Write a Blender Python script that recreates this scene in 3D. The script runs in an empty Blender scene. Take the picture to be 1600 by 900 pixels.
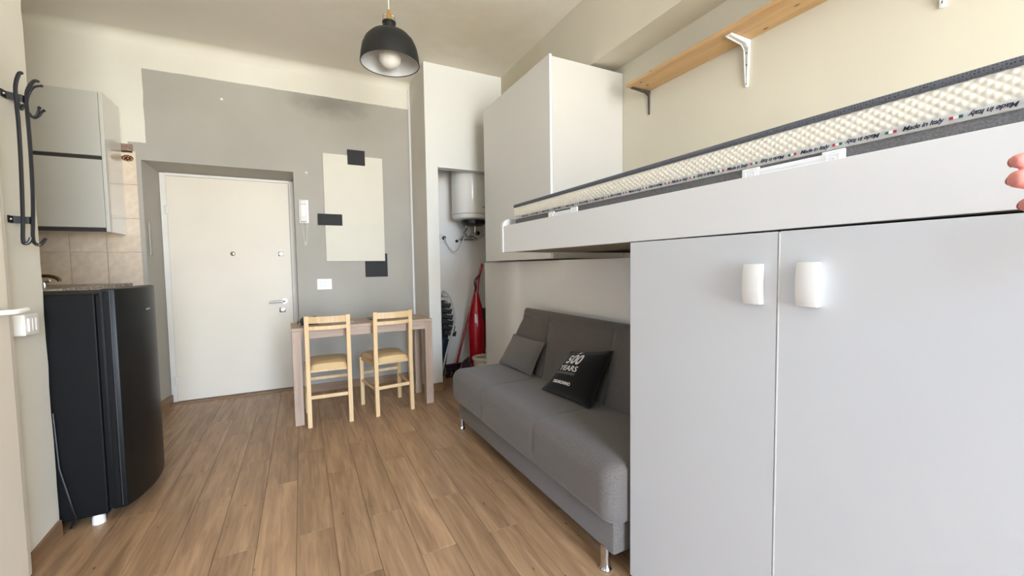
import bpy, bmesh, math, random
from mathutils import Vector, Matrix
random.seed(7)
SC = bpy.context.scene
COL = SC.collection
PI = math.pi

# ------------------------------------------------------------------ camera
def look(yaw, pitch, roll):
    f = Vector((math.sin(yaw)*math.cos(pitch), math.cos(yaw)*math.cos(pitch), -math.sin(pitch)))
    r = Vector((math.cos(yaw), -math.sin(yaw), 0)); u = r.cross(f)
    r2 = math.cos(roll)*r + math.sin(roll)*u; u2 = r2.cross(f)
    return r2, u2, f
CR, CU, CF = look(math.radians(26.907), math.radians(3.038), math.radians(-0.833))
cam_data = bpy.data.cameras.new('camera')
cam = bpy.data.objects.new('camera', cam_data); COL.objects.link(cam)
cam.matrix_world = Matrix(((CR.x, CU.x, -CF.x, 0), (CR.y, CU.y, -CF.y, 0), (CR.z, CU.z, -CF.z, 1.17), (0, 0, 0, 1)))
cam_data.sensor_width = 36.0
cam_data.lens = 36.0*647.15/1600.0
cam_data.clip_start = 0.02
SC.camera = cam

# ------------------------------------------------------------------ light
world = bpy.data.worlds.new('world'); SC.world = world; world.use_nodes = True
nt = world.node_tree; nt.nodes.clear()
wo = nt.nodes.new('ShaderNodeOutputWorld'); bg = nt.nodes.new('ShaderNodeBackground')
tc = nt.nodes.new('ShaderNodeTexCoord'); sep = nt.nodes.new('ShaderNodeSeparateXYZ'); rmp = nt.nodes.new('ShaderNodeValToRGB')
nt.links.new(tc.outputs['Generated'], sep.inputs[0]); nt.links.new(sep.outputs['Z'], rmp.inputs[0])
rmp.color_ramp.elements[0].position = 0.0; rmp.color_ramp.elements[0].color = (0.92, 0.95, 0.95, 1)   # sunlit ground and facades opposite
rmp.color_ramp.elements[1].position = 0.05; rmp.color_ramp.elements[1].color = (0.74, 0.94, 1.24, 1)   # bright hazy sky
nt.links.new(rmp.outputs[0], bg.inputs[0]); bg.inputs[1].default_value = 30.0
nt.links.new(bg.outputs[0], wo.inputs[0])
# portal in the french window behind the camera (only guides sampling of the sky)
pl = bpy.data.lights.new('window_portal', 'AREA'); pl.shape = 'RECTANGLE'; pl.size = 2.0; pl.size_y = 2.7
po = bpy.data.objects.new('window_portal', pl); COL.objects.link(po)
po.location = (0.75, -3.66, 1.42); po.rotation_euler = (math.radians(-90), 0, PI)
pl.cycles.is_portal = True
pl2 = bpy.data.lights.new('added_window_portal', 'AREA'); pl2.shape = 'RECTANGLE'; pl2.size = 0.35; pl2.size_y = 0.8
po2 = bpy.data.objects.new('added_window_portal', pl2); COL.objects.link(po2)
po2.matrix_world = Matrix(((0, 0, -1, -2.96), (1, 0, 0, -1.475), (0, 1, 0, 1.8), (0, 0, 0, 1)))  # portal of the added side window
pl2.cycles.is_portal = True
SC.view_settings.view_transform = 'Standard'; SC.view_settings.look = 'None'
SC.view_settings.exposure = 0.0; SC.view_settings.gamma = 1.0; SC.view_settings.use_curve_mapping = False

# ------------------------------------------------------------------ materials
def lin(c):
    return tuple(((v/255.0)/12.92 if v/255.0 <= 0.04045 else ((v/255.0+0.055)/1.055)**2.4) for v in c) + (1,)
def N(t, k, **kw):
    n = t.nodes.new(k)
    for a, b in kw.items(): setattr(n, a, b)
    return n
def base(name):
    m = bpy.data.materials.new(name); m.use_nodes = True
    t = m.node_tree; b = t.nodes['Principled BSDF']
    return m, t, b
def M(name, rgb, rough=0.5, var=0.06, scale=6.0, bump=0.0, bscale=80.0, metal=0.0, stretch=None, spec=None, coat=0.0):
    """procedural paint / fabric / plastic: base colour with soft noise variation and fine relief"""
    m, t, b = base(name)
    tc = N(t, 'ShaderNodeTexCoord'); mp = N(t, 'ShaderNodeMapping')
    t.links.new(tc.outputs['Object'], mp.inputs[0])
    if stretch: mp.inputs['Scale'].default_value = stretch
    nz = N(t, 'ShaderNodeTexNoise'); nz.inputs['Scale'].default_value = scale; nz.inputs['Detail'].default_value = 5
    t.links.new(mp.outputs[0], nz.inputs['Vector'])
    r = N(t, 'ShaderNodeValToRGB'); c = lin(rgb)
    r.color_ramp.elements[0].position = 0.3; r.color_ramp.elements[1].position = 0.7
    r.color_ramp.elements[0].color = tuple(v*(1-var) for v in c[:3])+(1,)
    r.color_ramp.elements[1].color = tuple(min(1, v*(1+var)) for v in c[:3])+(1,)
    t.links.new(nz.outputs['Fac'], r.inputs[0]); t.links.new(r.outputs[0], b.inputs['Base Color'])
    b.inputs['Roughness'].default_value = rough; b.inputs['Metallic'].default_value = metal
    if spec is not None: b.inputs['Specular IOR Level'].default_value = spec
    if coat: b.inputs['Coat Weight'].default_value = coat; b.inputs['Coat Roughness'].default_value = 0.08
    if bump:
        n2 = N(t, 'ShaderNodeTexNoise'); n2.inputs['Scale'].default_value = bscale; n2.inputs['Detail'].default_value = 3
        t.links.new(mp.outputs[0], n2.inputs['Vector'])
        bp = N(t, 'ShaderNodeBump'); bp.inputs['Strength'].default_value = bump; bp.inputs['Distance'].default_value = 0.004
        t.links.new(n2.outputs['Fac'], bp.inputs['Height']); t.links.new(bp.outputs[0], b.inputs['Normal'])
    return m
def wood(name, dark, light, scale=(40, 2.2, 40), rough=0.45, rnd=0.12, knots=0.0, bump=0.08, p0=0.34, p1=0.66):
    """grain runs along the object's Y axis unless scale says otherwise; every piece gets its own grain"""
    m, t, b = base(name)
    tc = N(t, 'ShaderNodeTexCoord'); oi = N(t, 'ShaderNodeObjectInfo')
    ml = N(t, 'ShaderNodeMath', operation='MULTIPLY'); ml.inputs[1].default_value = 37.0
    t.links.new(oi.outputs['Random'], ml.inputs[0])
    ad = N(t, 'ShaderNodeVectorMath', operation='ADD')
    t.links.new(tc.outputs['Object'], ad.inputs[0]); t.links.new(ml.outputs[0], ad.inputs[1])
    mp = N(t, 'ShaderNodeMapping'); mp.inputs['Scale'].default_value = scale
    t.links.new(ad.outputs[0], mp.inputs[0])
    nz = N(t, 'ShaderNodeTexNoise'); nz.inputs['Scale'].default_value = 1.0; nz.inputs['Detail'].default_value = 8
    nz.inputs['Roughness'].default_value = 0.62; nz.inputs['Distortion'].default_value = 0.8
    t.links.new(mp.outputs[0], nz.inputs['Vector'])
    mp2 = N(t, 'ShaderNodeMapping'); mp2.inputs['Scale'].default_value = tuple(s*0.22 for s in scale)
    t.links.new(ad.outputs[0], mp2.inputs[0])
    n2 = N(t, 'ShaderNodeTexNoise'); n2.inputs['Scale'].default_value = 1.0; n2.inputs['Detail'].default_value = 3; n2.inputs['Distortion'].default_value = 1.5
    t.links.new(mp2.outputs[0], n2.inputs['Vector'])
    av = N(t, 'ShaderNodeMix'); av.inputs[0].default_value = 0.45
    t.links.new(nz.outputs['Fac'], av.inputs[2]); t.links.new(n2.outputs['Fac'], av.inputs[3])
    r = N(t, 'ShaderNodeValToRGB')
    r.color_ramp.elements[0].position = p0; r.color_ramp.elements[1].position = p1
    r.color_ramp.elements[0].color = lin(dark); r.color_ramp.elements[1].color = lin(light)
    t.links.new(av.outputs[0], r.inputs[0])
    mr = N(t, 'ShaderNodeMapRange'); mr.inputs['To Min'].default_value = 1-rnd; mr.inputs['To Max'].default_value = 1+rnd
    t.links.new(oi.outputs['Random'], mr.inputs['Value'])
    mu = N(t, 'ShaderNodeVectorMath', operation='MULTIPLY')
    t.links.new(r.outputs[0], mu.inputs[0]); t.links.new(mr.outputs[0], mu.inputs[1])
    last = mu.outputs[0]
    if knots:
        vo = N(t, 'ShaderNodeTexVoronoi'); vo.inputs['Scale'].default_value = 1.0
        mp3 = N(t, 'ShaderNodeMapping'); mp3.inputs['Scale'].default_value = (14, 6, 14)
        t.links.new(ad.outputs[0], mp3.inputs[0]); t.links.new(mp3.outputs[0], vo.inputs['Vector'])
        kr = N(t, 'ShaderNodeValToRGB'); kr.color_ramp.elements[0].position = knots; kr.color_ramp.elements[1].position = knots+0.06
        t.links.new(vo.outputs['Distance'], kr.inputs[0])
        mx = N(t, 'ShaderNodeMix', data_type='RGBA'); mx.inputs[6].default_value = lin((92, 58, 32))
        t.links.new(kr.outputs[0], mx.inputs[0]); t.links.new(last, mx.inputs[7]); last = mx.outputs[2]
    t.links.new(last, b.inputs['Base Color']); b.inputs['Roughness'].default_value = rough
    bp = N(t, 'ShaderNodeBump'); bp.inputs['Strength'].default_value = bump; bp.inputs['Distance'].default_value = 0.003
    t.links.new(av.outputs[0], bp.inputs['Height']); t.links.new(bp.outputs[0], b.inputs['Normal'])
    return m
def painted_back_wall():
    """white plaster with a grey painted field, its hand-cut edges, and a damp mould stain under its top edge"""
    m, t, b = base('back_wall_paint')
    g = N(t, 'ShaderNodeNewGeometry'); s = N(t, 'ShaderNodeSeparateXYZ')
    nz = N(t, 'ShaderNodeTexNoise'); nz.inputs['Scale'].default_value = 9; t.links.new(g.outputs['Position'], nz.inputs['Vector'])
    wob = N(t, 'ShaderNodeVectorMath', operation='MULTIPLY_ADD')
    wob.inputs[1].default_value = (0.012, 0.012, 0.012)
    t.links.new(nz.outputs['Color'], wob.inputs[0]); t.links.new(g.outputs['Position'], wob.inputs[2])
    t.links.new(wob.outputs[0], s.inputs[0])
    def cmp(out, op, v):
        n = N(t, 'ShaderNodeMath', operation=op); n.inputs[1].default_value = v; t.links.new(out, n.inputs[0]); return n.outputs[0]
    def mul(a, c, op='MULTIPLY'):
        n = N(t, 'ShaderNodeMath', operation=op); t.links.new(a, n.inputs[0]); t.links.new(c, n.inputs[1]); return n.outputs[0]
    X, Y, Z = s.outputs
    main = mul(mul(cmp(X, 'GREATER_THAN', -1.064), cmp(X, 'LESS_THAN', 1.044)), cmp(Z, 'LESS_THAN', 2.784))
    low = mul(mul(cmp(X, 'GREATER_THAN', -1.175), cmp(X, 'LESS_THAN', 0.9)), cmp(Z, 'LESS_THAN', 2.20))
    mask = mul(main, low, 'MAXIMUM')
    n1 = N(t, 'ShaderNodeTexNoise'); n1.inputs['Scale'].default_value = 2.2; n1.inputs['Detail'].default_value = 6
    t.links.new(g.outputs['Position'], n1.inputs['Vector'])
    def ramp(a, c, p0=0.3, p1=0.7):
        r = N(t, 'ShaderNodeValToRGB'); r.color_ramp.elements[0].position = p0; r.color_ramp.elements[1].position = p1
        r.color_ramp.elements[0].color = lin(a); r.color_ramp.elements[1].color = lin(c); return r
    grey = ramp((174, 169, 158), (182, 177, 166)); t.links.new(n1.outputs['Fac'], grey.inputs[0])
    white = ramp((228, 222, 206), (236, 231, 218)); t.links.new(n1.outputs['Fac'], white.inputs[0])
    # mould: noise inside an ellipse centred below the painted edge
    d = N(t, 'ShaderNodeVectorMath', operation='SUBTRACT'); d.inputs[1].default_value = (0.30, 4.32, 2.72); t.links.new(g.outputs['Position'], d.inputs[0])
    sc = N(t, 'ShaderNodeVectorMath', operation='MULTIPLY'); sc.inputs[1].default_value = (1.9, 0, 5.0); t.links.new(d.outputs[0], sc.inputs[0])
    ln = N(t, 'ShaderNodeVectorMath', operation='LENGTH'); t.links.new(sc.outputs[0], ln.inputs[0])
    n3 = N(t, 'ShaderNodeTexNoise'); n3.inputs['Scale'].default_value = 7; n3.inputs['Detail'].default_value = 8; t.links.new(g.outputs['Position'], n3.inputs['Vector'])
    sub = mul(n3.outputs['Fac'], ln.outputs['Value'], 'SUBTRACT')
    mr = N(t, 'ShaderNodeMapRange'); mr.inputs['From Min'].default_value = -0.35; mr.inputs['From Max'].default_value = 0.45; mr.inputs['To Max'].default_value = 0.6
    t.links.new(sub, mr.inputs['Value'])
    mo = N(t, 'ShaderNodeMix', data_type='RGBA'); t.links.new(mr.outputs[0], mo.inputs[0]); t.links.new(grey.outputs[0], mo.inputs[6]); mo.inputs[7].default_value = lin((118, 116, 108))
    fin = N(t, 'ShaderNodeMix', data_type='RGBA'); t.links.new(mask, fin.inputs[0]); t.links.new(white.outputs[0], fin.inputs[6]); t.links.new(mo.outputs[2], fin.inputs[7])
    t.links.new(fin.outputs[2], b.inputs['Base Color']); b.inputs['Roughness'].default_value = 0.85
    bp = N(t, 'ShaderNodeBump'); bp.inputs['Strength'].default_value = 0.12; bp.inputs['Distance'].default_value = 0.01
    t.links.new(n3.outputs['Fac'], bp.inputs['Height']); t.links.new(bp.outputs[0], b.inputs['Normal'])
    return m
def stained_plaster(name, rgb, stain, centre, scl, amount=0.6):
    m, t, b = base(name)
    g = N(t, 'ShaderNodeNewGeometry')
    n1 = N(t, 'ShaderNodeTexNoise'); n1.inputs['Scale'].default_value = 1.6; n1.inputs['Detail'].default_value = 7; t.links.new(g.outputs['Position'], n1.inputs['Vector'])
    r = N(t, 'ShaderNodeValToRGB'); c = lin(rgb)
    r.color_ramp.elements[0].position = 0.3; r.color_ramp.elements[1].position = 0.7
    r.color_ramp.elements[0].color = tuple(v*0.95 for v in c[:3])+(1,); r.color_ramp.elements[1].color = c
    t.links.new(n1.outputs['Fac'], r.inputs[0])
    d = N(t, 'ShaderNodeVectorMath', operation='SUBTRACT'); d.inputs[1].default_value = centre; t.links.new(g.outputs['Position'], d.inputs[0])
    sc = N(t, 'ShaderNodeVectorMath', operation='MULTIPLY'); sc.inputs[1].default_value = scl; t.links.new(d.outputs[0], sc.inputs[0])
    ln = N(t, 'ShaderNodeVectorMath', operation='LENGTH'); t.links.new(sc.outputs[0], ln.inputs[0])
    n3 = N(t, 'ShaderNodeTexNoise'); n3.inputs['Scale'].default_value = 6; n3.inputs['Detail'].default_value = 7; t.links.new(g.outputs['Position'], n3.inputs['Vector'])
    su = N(t, 'ShaderNodeMath', operation='SUBTRACT'); t.links.new(n3.outputs['Fac'], su.inputs[0]); t.links.new(ln.outputs['Value'], su.inputs[1])
    mr = N(t, 'ShaderNodeMapRange'); mr.inputs['From Min'].default_value = -0.5; mr.inputs['From Max'].default_value = 0.4; mr.inputs['To Max'].default_value = amount
    t.links.new(su.outputs[0], mr.inputs['Value'])
    mx = N(t, 'ShaderNodeMix', data_type='RGBA'); t.links.new(mr.outputs[0], mx.inputs[0]); t.links.new(r.outputs[0], mx.inputs[6]); mx.inputs[7].default_value = lin(stain)
    t.links.new(mx.outputs[2], b.inputs['Base Color']); b.inputs['Roughness'].default_value = 0.9
    bp = N(t, 'ShaderNodeBump'); bp.inputs['Strength'].default_value = 0.15; bp.inputs['Distance'].default_value = 0.01
    t.links.new(n3.outputs['Fac'], bp.inputs['Height']); t.links.new(bp.outputs[0], b.inputs['Normal'])
    return m
def granite(name):
    m, t, b = base(name)
    tc = N(t, 'ShaderNodeTexCoord'); v = N(t, 'ShaderNodeTexVoronoi'); v.inputs['Scale'].default_value = 90
    t.links.new(tc.outputs['Object'], v.inputs['Vector'])
    r = N(t, 'ShaderNodeValToRGB'); r.color_ramp.interpolation = 'CONSTANT'
    e = r.color_ramp.elements; e[0].color = lin((92, 72, 56)); e[1].position = 0.35; e[1].color = lin((140, 116, 92))
    x = e.new(0.7); x.color = lin((60, 48, 40))
    t.links.new(v.outputs['Color'], r.inputs[0]); t.links.new(r.outputs[0], b.inputs['Base Color']); b.inputs['Roughness'].default_value = 0.25
    return m
def weave(name, rgb, scale=900, var=0.25, rough=0.95):
    m, t, b = base(name)
    tc = N(t, 'ShaderNodeTexCoord')
    n = N(t, 'ShaderNodeTexNoise'); n.inputs['Scale'].default_value = scale*0.35; n.inputs['Detail'].default_value = 2; t.links.new(tc.outputs['Object'], n.inputs['Vector'])
    r = N(t, 'ShaderNodeValToRGB'); c = lin(rgb); r.color_ramp.elements[0].position = 0.35; r.color_ramp.elements[1].position = 0.65
    r.color_ramp.elements[0].color = tuple(v*(1-var) for v in c[:3])+(1,); r.color_ramp.elements[1].color = tuple(v*(1+var) for v in c[:3])+(1,)
    t.links.new(n.outputs['Fac'], r.inputs[0]); t.links.new(r.outputs[0], b.inputs['Base Color'])
    b.inputs['Roughness'].default_value = rough; b.inputs['Specular IOR Level'].default_value = 0.2
    b.inputs['Sheen Weight'].default_value = 0.25
    bp = N(t, 'ShaderNodeBump'); bp.inputs['Strength'].default_value = 0.25; bp.inputs['Distance'].default_value = 0.001
    t.links.new(n.outputs['Fac'], bp.inputs['Height']); t.links.new(bp.outputs[0], b.inputs['Normal'])
    return m

m_white_wall = stained_plaster('white_plaster', (214, 207, 188), (196, 182, 142), (1.83, 3.4, 2.78), (0, 1.6, 3.2), 0.6)
m_left_wall = M('cream_plaster', (232, 226, 210), 0.9, 0.03, 3, 0.15, 40)
m_right_wall = M('warm_white_plaster', (234, 228, 212), 0.9, 0.02, 2, 0.06, 40)
m_far = M('bounce_tint_blue', (160, 172, 190), 0.9, 0.03, 3, 0.1, 40)  # unseen wall tinted blue to cool and dim the bounce onto the wardrobe
m_closet_wall = M('bright_white_plaster', (226, 224, 216), 0.9, 0.015, 2, 0.05, 40)
m_return = M('pale_grey_paint', (224, 219, 210), 0.9, 0.03, 3, 0.06, 40)
m_ceiling = stained_plaster('ceiling_plaster', (238, 231, 217), (210, 196, 164), (1.3, 3.2, 3.03), (0.9, 1.2, 0), 0.55)
m_back = painted_back_wall()
m_floor_gap = M('grout_brown', (104, 80, 58), 0.9, 0.1)
m_plank = wood('oak_plank', (136, 105, 77), (190, 154, 118), (44, 3.0, 44), 0.42, 0.08, 0.02, 0.08, 0.35, 0.65)
m_skirt = wood('skirting_wood', (126, 96, 68), (160, 126, 92), (3, 3, 30), 0.5, 0.05)
m_door = M('door_white', (234, 223, 204), 0.45, 0.02, 3, 0.04, 30)
m_frame = M('frame_white', (232, 226, 216), 0.5, 0.03, 5)
m_lam = M('white_laminate', (228, 228, 226), 0.38, 0.012, 2)
m_lam_grey = M('pale_grey_laminate', (234, 233, 228), 0.4, 0.012, 2)
m_ward = M('white_laminate_cool_tint', (209, 211, 213), 0.38, 0.012, 2)  # same laminate as the bed, with the cool light put into its colour
m_cab_side = M('cream_laminate', (196, 191, 182), 0.5, 0.012, 2)
m_lam_edge = M('white_edge', (228, 227, 223), 0.4, 0.01)
m_gloss = M('gloss_white', (222, 219, 209), 0.06, 0.01, 2, spec=1.0, coat=0.6)
m_cab_front = M('grey_white_front', (206, 203, 192), 0.3, 0.012, 2)
m_under = M('raw_board', (150, 138, 126), 0.8, 0.05)
m_dark_gap = M('dark_gap', (60, 56, 52), 0.8, 0.05)
m_black_pl = M('black_plastic', (22, 22, 24), 0.35, 0.1, 12)
m_fridge = M('fridge_black', (10, 10, 11), 0.55, 0.08, 40, 0.05, 300, spec=0.2)
m_fridge_door = M('fridge_black_door', (16, 18, 19), 0.42, 0.05, 40, spec=0.3)
m_black_metal = M('black_metal', (26, 26, 30), 0.4, 0.1, 20)
m_white_pl = M('white_plastic', (238, 234, 226), 0.35, 0.01)
m_grey_pl = M('grey_plastic', (176, 172, 164), 0.45, 0.02)
m_chrome = M('chrome', (205, 205, 205), 0.12, 0.02, 4, metal=1.0)
m_steel = M('brushed_steel', (170, 168, 164), 0.3, 0.04, 30, metal=1.0)
m_brass = M('brass', (236, 196, 116), 0.25, 0.04, 10, metal=1.0)
m_bronze = M('bronze_tap', (112, 84, 58), 0.3, 0.06, 10, metal=1.0)
m_birch = wood('pale_birch', (210, 174, 124), (230, 198, 150), (60, 60, 4), 0.5, 0.04)
m_seat = M('cream_leatherette', (212, 180, 130), 0.45, 0.03, 8, 0.06, 200)
m_table = wood('whitewashed_oak', (164, 138, 118), (192, 168, 147), (4, 60, 60), 0.55, 0.03)
m_table_v = wood('whitewashed_oak_upright', (164, 138, 118), (192, 168, 147), (60, 60, 4), 0.55, 0.03)
m_pine = wood('pine_board', (178, 136, 90), (208, 170, 122), (26, 1.6, 26), 0.55, 0.02, 0.05)
m_sofa = weave('grey_sofa_weave', (104, 97, 91), 900, 0.22)
m_cushion = weave('grey_cushion_weave', (112, 106, 100), 900, 0.2)
m_black_cloth = weave('black_cloth', (18, 15, 17), 900, 0.3)
m_print = M('white_print', (238, 236, 234), 0.8, 0.02)
m_print_grey = M('grey_print', (150, 146, 148), 0.8, 0.02)
m_quilt = M('cream_quilt', (236, 230, 213), 0.9, 0.03, 60)
m_mat_dark = weave('mattress_charcoal', (106, 103, 101), 700, 0.2)
m_piping, _t, _b = base('mattress_piping')
_c = N(_t, 'ShaderNodeTexCoord'); _v = N(_t, 'ShaderNodeTexVoronoi'); _v.inputs['Scale'].default_value = 190; _v.inputs['Randomness'].default_value = 0.35
_t.links.new(_c.outputs['Object'], _v.inputs['Vector'])
_r = N(_t, 'ShaderNodeValToRGB'); _r.color_ramp.elements[0].position = 0.18; _r.color_ramp.elements[1].position = 0.34
_r.color_ramp.elements[0].color = lin((38, 40, 46)); _r.color_ramp.elements[1].color = lin((98, 101, 108))
_t.links.new(_v.outputs['Distance'], _r.inputs[0]); _t.links.new(_r.outputs[0], _b.inputs['Base Color']); _b.inputs['Roughness'].default_value = 0.9
m_tape = M('white_tape', (246, 245, 243), 0.8, 0.02)
m_ink = M('navy_print', (36, 36, 56), 0.8, 0.05)
m_red = M('red_print', (176, 42, 52), 0.7, 0.05)
m_green = M('green_print', (40, 92, 72), 0.7, 0.05)
m_vac = M('red_gloss', (172, 18, 34), 0.2, 0.04, 6, coat=0.5)
m_vac_dark = M('smoked_plastic', (58, 52, 56), 0.25, 0.05)
m_beige = M('beige_plastic', (196, 186, 170), 0.6, 0.05, 20)
m_purple = weave('dark_plum_cloth', (52, 30, 40), 500, 0.3)
m_navy = weave('dark_navy_cloth', (28, 33, 44), 500, 0.25)
m_paper = M('paper_grey', (196, 190, 184), 0.7, 0.04, 20)
m_glint = M('grey_glint', (70, 68, 70), 0.5, 0.02)  # grey for the painted reflection on the fridge door
m_mark = M('pale_mark', (150, 156, 158), 0.4, 0.02)
m_sq = M('black_card', (38, 37, 37), 0.7, 0.05)
m_panel = M('canvas_white', (226, 220, 204), 0.8, 0.02, 5, 0.08, 30)
m_tile = M('beige_tile', (226, 206, 182), 0.3, 0.10, 22, 0.03, 30)
m_mosaic = M('brown_mosaic', (142, 116, 100), 0.4, 0.35, 70)
m_grout = M('grout', (190, 178, 162), 0.9, 0.04)
m_granite = granite('granite_brown')
m_granite_edge = M('granite_pale_edge', (206, 196, 176), 0.4, 0.1, 60)
m_skin = M('skin', (226, 146, 134), 0.5, 0.07, 40, 0.1, 300)
m_nail = M('nail', (214, 150, 134), 0.3, 0.02)
m_bulb = M('frosted_bulb', (232, 226, 214), 0.35, 0.01)
m_lamp_in = M('lamp_white_inside', (226, 226, 222), 0.5, 0.02)
m_lamp_out = M('lamp_black', (20, 22, 23), 0.5, 0.06)
m_cordw = M('white_cord', (226, 220, 208), 0.6, 0.02)
m_brk_white = M('white_bracket', (236, 235, 230), 0.4, 0.02)
m_brk_dark = M('iron_bracket', (74, 66, 62), 0.5, 0.1, 40, metal=0.3)
m_glass = M('peephole', (176, 168, 154), 0.25, 0.02, metal=0.6)

# ------------------------------------------------------------------ builders
class B:
    def __init__(s): s.bm = bmesh.new()
    def add(s, other, mat4=None):
        me = bpy.data.meshes.new('t'); other.to_mesh(me); other.free()
        if mat4 is not None: me.transform(mat4)
        s.bm.from_mesh(me); bpy.data.meshes.remove(me); return s
    def box(s, a, b, bev=0.0, mat4=None, seg=2):
        t = bmesh.new(); bmesh.ops.create_cube(t, size=1.0)
        a = Vector(a); b = Vector(b); c = (a+b)/2; d = b-a
        for v in t.verts: v.co = Vector((v.co.x*d.x, v.co.y*d.y, v.co.z*d.z))+c
        if bev: bmesh.ops.bevel(t, geom=list(t.edges), offset=min(bev, 0.45*min(abs(d.x), abs(d.y), abs(d.z))), segments=seg, profile=0.5, affect='EDGES')
        return s.add(t, mat4)
    def prism(s, pts, axis, lo, hi, bev=0.0):
        """pts: 2D outline in the two other axes (order x,y,z without axis)"""
        t = bmesh.new()
        def P(p, h):
            q = list(p); q.insert(axis, h); return q
        va = [t.verts.new(P(p, lo)) for p in pts]; vb = [t.verts.new(P(p, hi)) for p in pts]
        t.faces.new(va); t.faces.new(vb[::-1])
        n = len(pts)
        for i in range(n): t.faces.new((va[i], vb[i], vb[(i+1) % n], va[(i+1) % n]))
        bmesh.ops.recalc_face_normals(t, faces=t.faces)
        if bev: bmesh.ops.bevel(t, geom=list(t.edges), offset=bev, segments=2, profile=0.5, affect='EDGES')
        return s.add(t)
    def tube(s, pts, r, seg=10, closed=False, flat=1.0):
        """round bar along a polyline; r number or list"""
        t = bmesh.new(); pts = [Vector(p) for p in pts]; n = len(pts); rings = []
        rr = r if isinstance(r, (list, tuple)) else [r]*n
        prev = None
        for i, p in enumerate(pts):
            if closed: d = (pts[(i+1) % n]-pts[i-1]).normalized()
            else: d = (pts[min(i+1, n-1)]-pts[max(i-1, 0)]).normalized()
            if prev is None:
                a = Vector((0, 0, 1)) if abs(d.z) < 0.9 else Vector((1, 0, 0))
                u = d.cross(a).normalized()
            else: u = (prev-d*prev.dot(d)).normalized()
            prev = u; w = d.cross(u)
            rings.append([t.verts.new(p+(u*math.cos(2*PI*k/seg)+w*math.sin(2*PI*k/seg)*flat)*rr[i]) for k in range(seg)])
        m = n if closed else n-1
        for i in range(m):
            A = rings[i]; C = rings[(i+1) % n]
            for k in range(seg): t.faces.new((A[k], A[(k+1) % seg], C[(k+1) % seg], C[k]))
        if not closed: t.faces.new(rings[0][::-1]); t.faces.new(rings[-1])
        bmesh.ops.recalc_face_normals(t, faces=t.faces)
        return s.add(t)
    def lathe(s, prof, c, seg=32, axis='z', mat4=None, a0=0.0):
        """prof: (radius, height) list; r=0 closes"""
        t = bmesh.new(); c = Vector(c); rings = []
        for r, h in prof:
            if r < 1e-6: rings.append([t.verts.new((0, 0, h))])
            else: rings.append([t.verts.new((r*math.cos(2*PI*k/seg+a0), r*math.sin(2*PI*k/seg+a0), h)) for k in range(seg)])
        for A, C in zip(rings, rings[1:]):
            for k in range(seg):
                k2 = (k+1) % seg
                if len(A) == 1 and len(C) == 1: continue
                if len(A) == 1: t.faces.new((A[0], C[k2], C[k]))
                elif len(C) == 1: t.faces.new((A[k], A[k2], C[0]))
                else: t.faces.new((A[k], A[k2], C[k2], C[k]))
        bmesh.ops.recalc_face_normals(t, faces=t.faces)
        m = Matrix.Translation(c)
        if axis == 'x': m = m @ Matrix.Rotation(PI/2, 4, 'Y')
        if axis == 'y': m = m @ Matrix.Rotation(-PI/2, 4, 'X')
        if mat4 is not None: m = mat4 @ m
        return s.add(t, m)
    def grid(s, fn, nu, nv, wrap_v=False, cap=False):
        t = bmesh.new(); V = [[t.verts.new(fn(i/nu, j/nv)) for j in range(nv if wrap_v else nv+1)] for i in range(nu+1)]
        L = len(V[0])
        for i in range(nu):
            for j in range(nv):
                t.faces.new((V[i][j], V[i+1][j], V[i+1][(j+1) % L], V[i][(j+1) % L]))
        if cap: t.faces.new(V[0][::-1]); t.faces.new(V[-1])
        bmesh.ops.recalc_face_normals(t, faces=t.faces)
        return s.add(t)
    def pillow(s, bl, br, tr, tl, thick, n=20, e=0.5):
        bl, br, tr, tl = map(Vector, (bl, br, tr, tl)); nrm = (br-bl).cross(tl-bl).normalized()
        for sg in (1, -1):
            s.grid(lambda u, v: pil(bl, br, tr, tl, nrm, thick, u, v, sg, e), n, n)
        bmesh.ops.remove_doubles(s.bm, verts=s.bm.verts, dist=0.0005)
        bmesh.ops.recalc_face_normals(s.bm, faces=s.bm.faces)
        return s
def pil(bl, br, tr, tl, nrm, thick, u, v, sg, e=0.5):
    a = 2*u-1; c = 2*v-1
    f = max(0.0, (1-a*a)*(1-c*c))**e
    pu = 0.5+0.5*a*(1-0.05*(1-c*c)); pv = 0.5+0.5*c*(1-0.05*(1-a*a))
    p = (bl*(1-pu)+br*pu)*(1-pv)+(tl*(1-pu)+tr*pu)*pv
    return p+nrm*thick*0.5*f*sg

def put(name, b, mat, parent=None, smooth=False, local=False, label=None, group=None, cat=None, kind=None):
    """links the built mesh as ONE object. Coordinates are world ones unless local; then those of the parent thing"""
    me = bpy.data.meshes.new(name); b.bm.to_mesh(me); b.bm.free()
    o = bpy.data.objects.new(name, me); COL.objects.link(o)
    for m in (mat if isinstance(mat, (list, tuple)) else [mat]): me.materials.append(m)
    if parent is not None:
        o.parent = parent
        if not local: me.transform(root_matrix(parent).inverted())
    if smooth:
        for p in me.polygons: p.use_smooth = True
        try: me.set_sharp_from_angle(angle=math.radians(38 if smooth is True else smooth))
        except Exception: pass
    for k, v in (('label', label), ('group', group), ('category', cat), ('kind', kind)):
        if v: o[k] = v
    return o
def root_matrix(o):
    while o.parent is not None: o = o.parent
    return Matrix.LocRotScale(o.location, o.rotation_euler, o.scale)
def thing(name, label, cat, loc=(0, 0, 0), rot=(0, 0, 0), group=None):
    o = bpy.data.objects.new(name, None); COL.objects.link(o); o.empty_display_size = 0.1
    o.location = loc; o.rotation_euler = rot if isinstance(rot, (tuple, list)) else (0, 0, rot)
    o['label'] = label; o['category'] = cat
    if group: o['group'] = group
    return o
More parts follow.
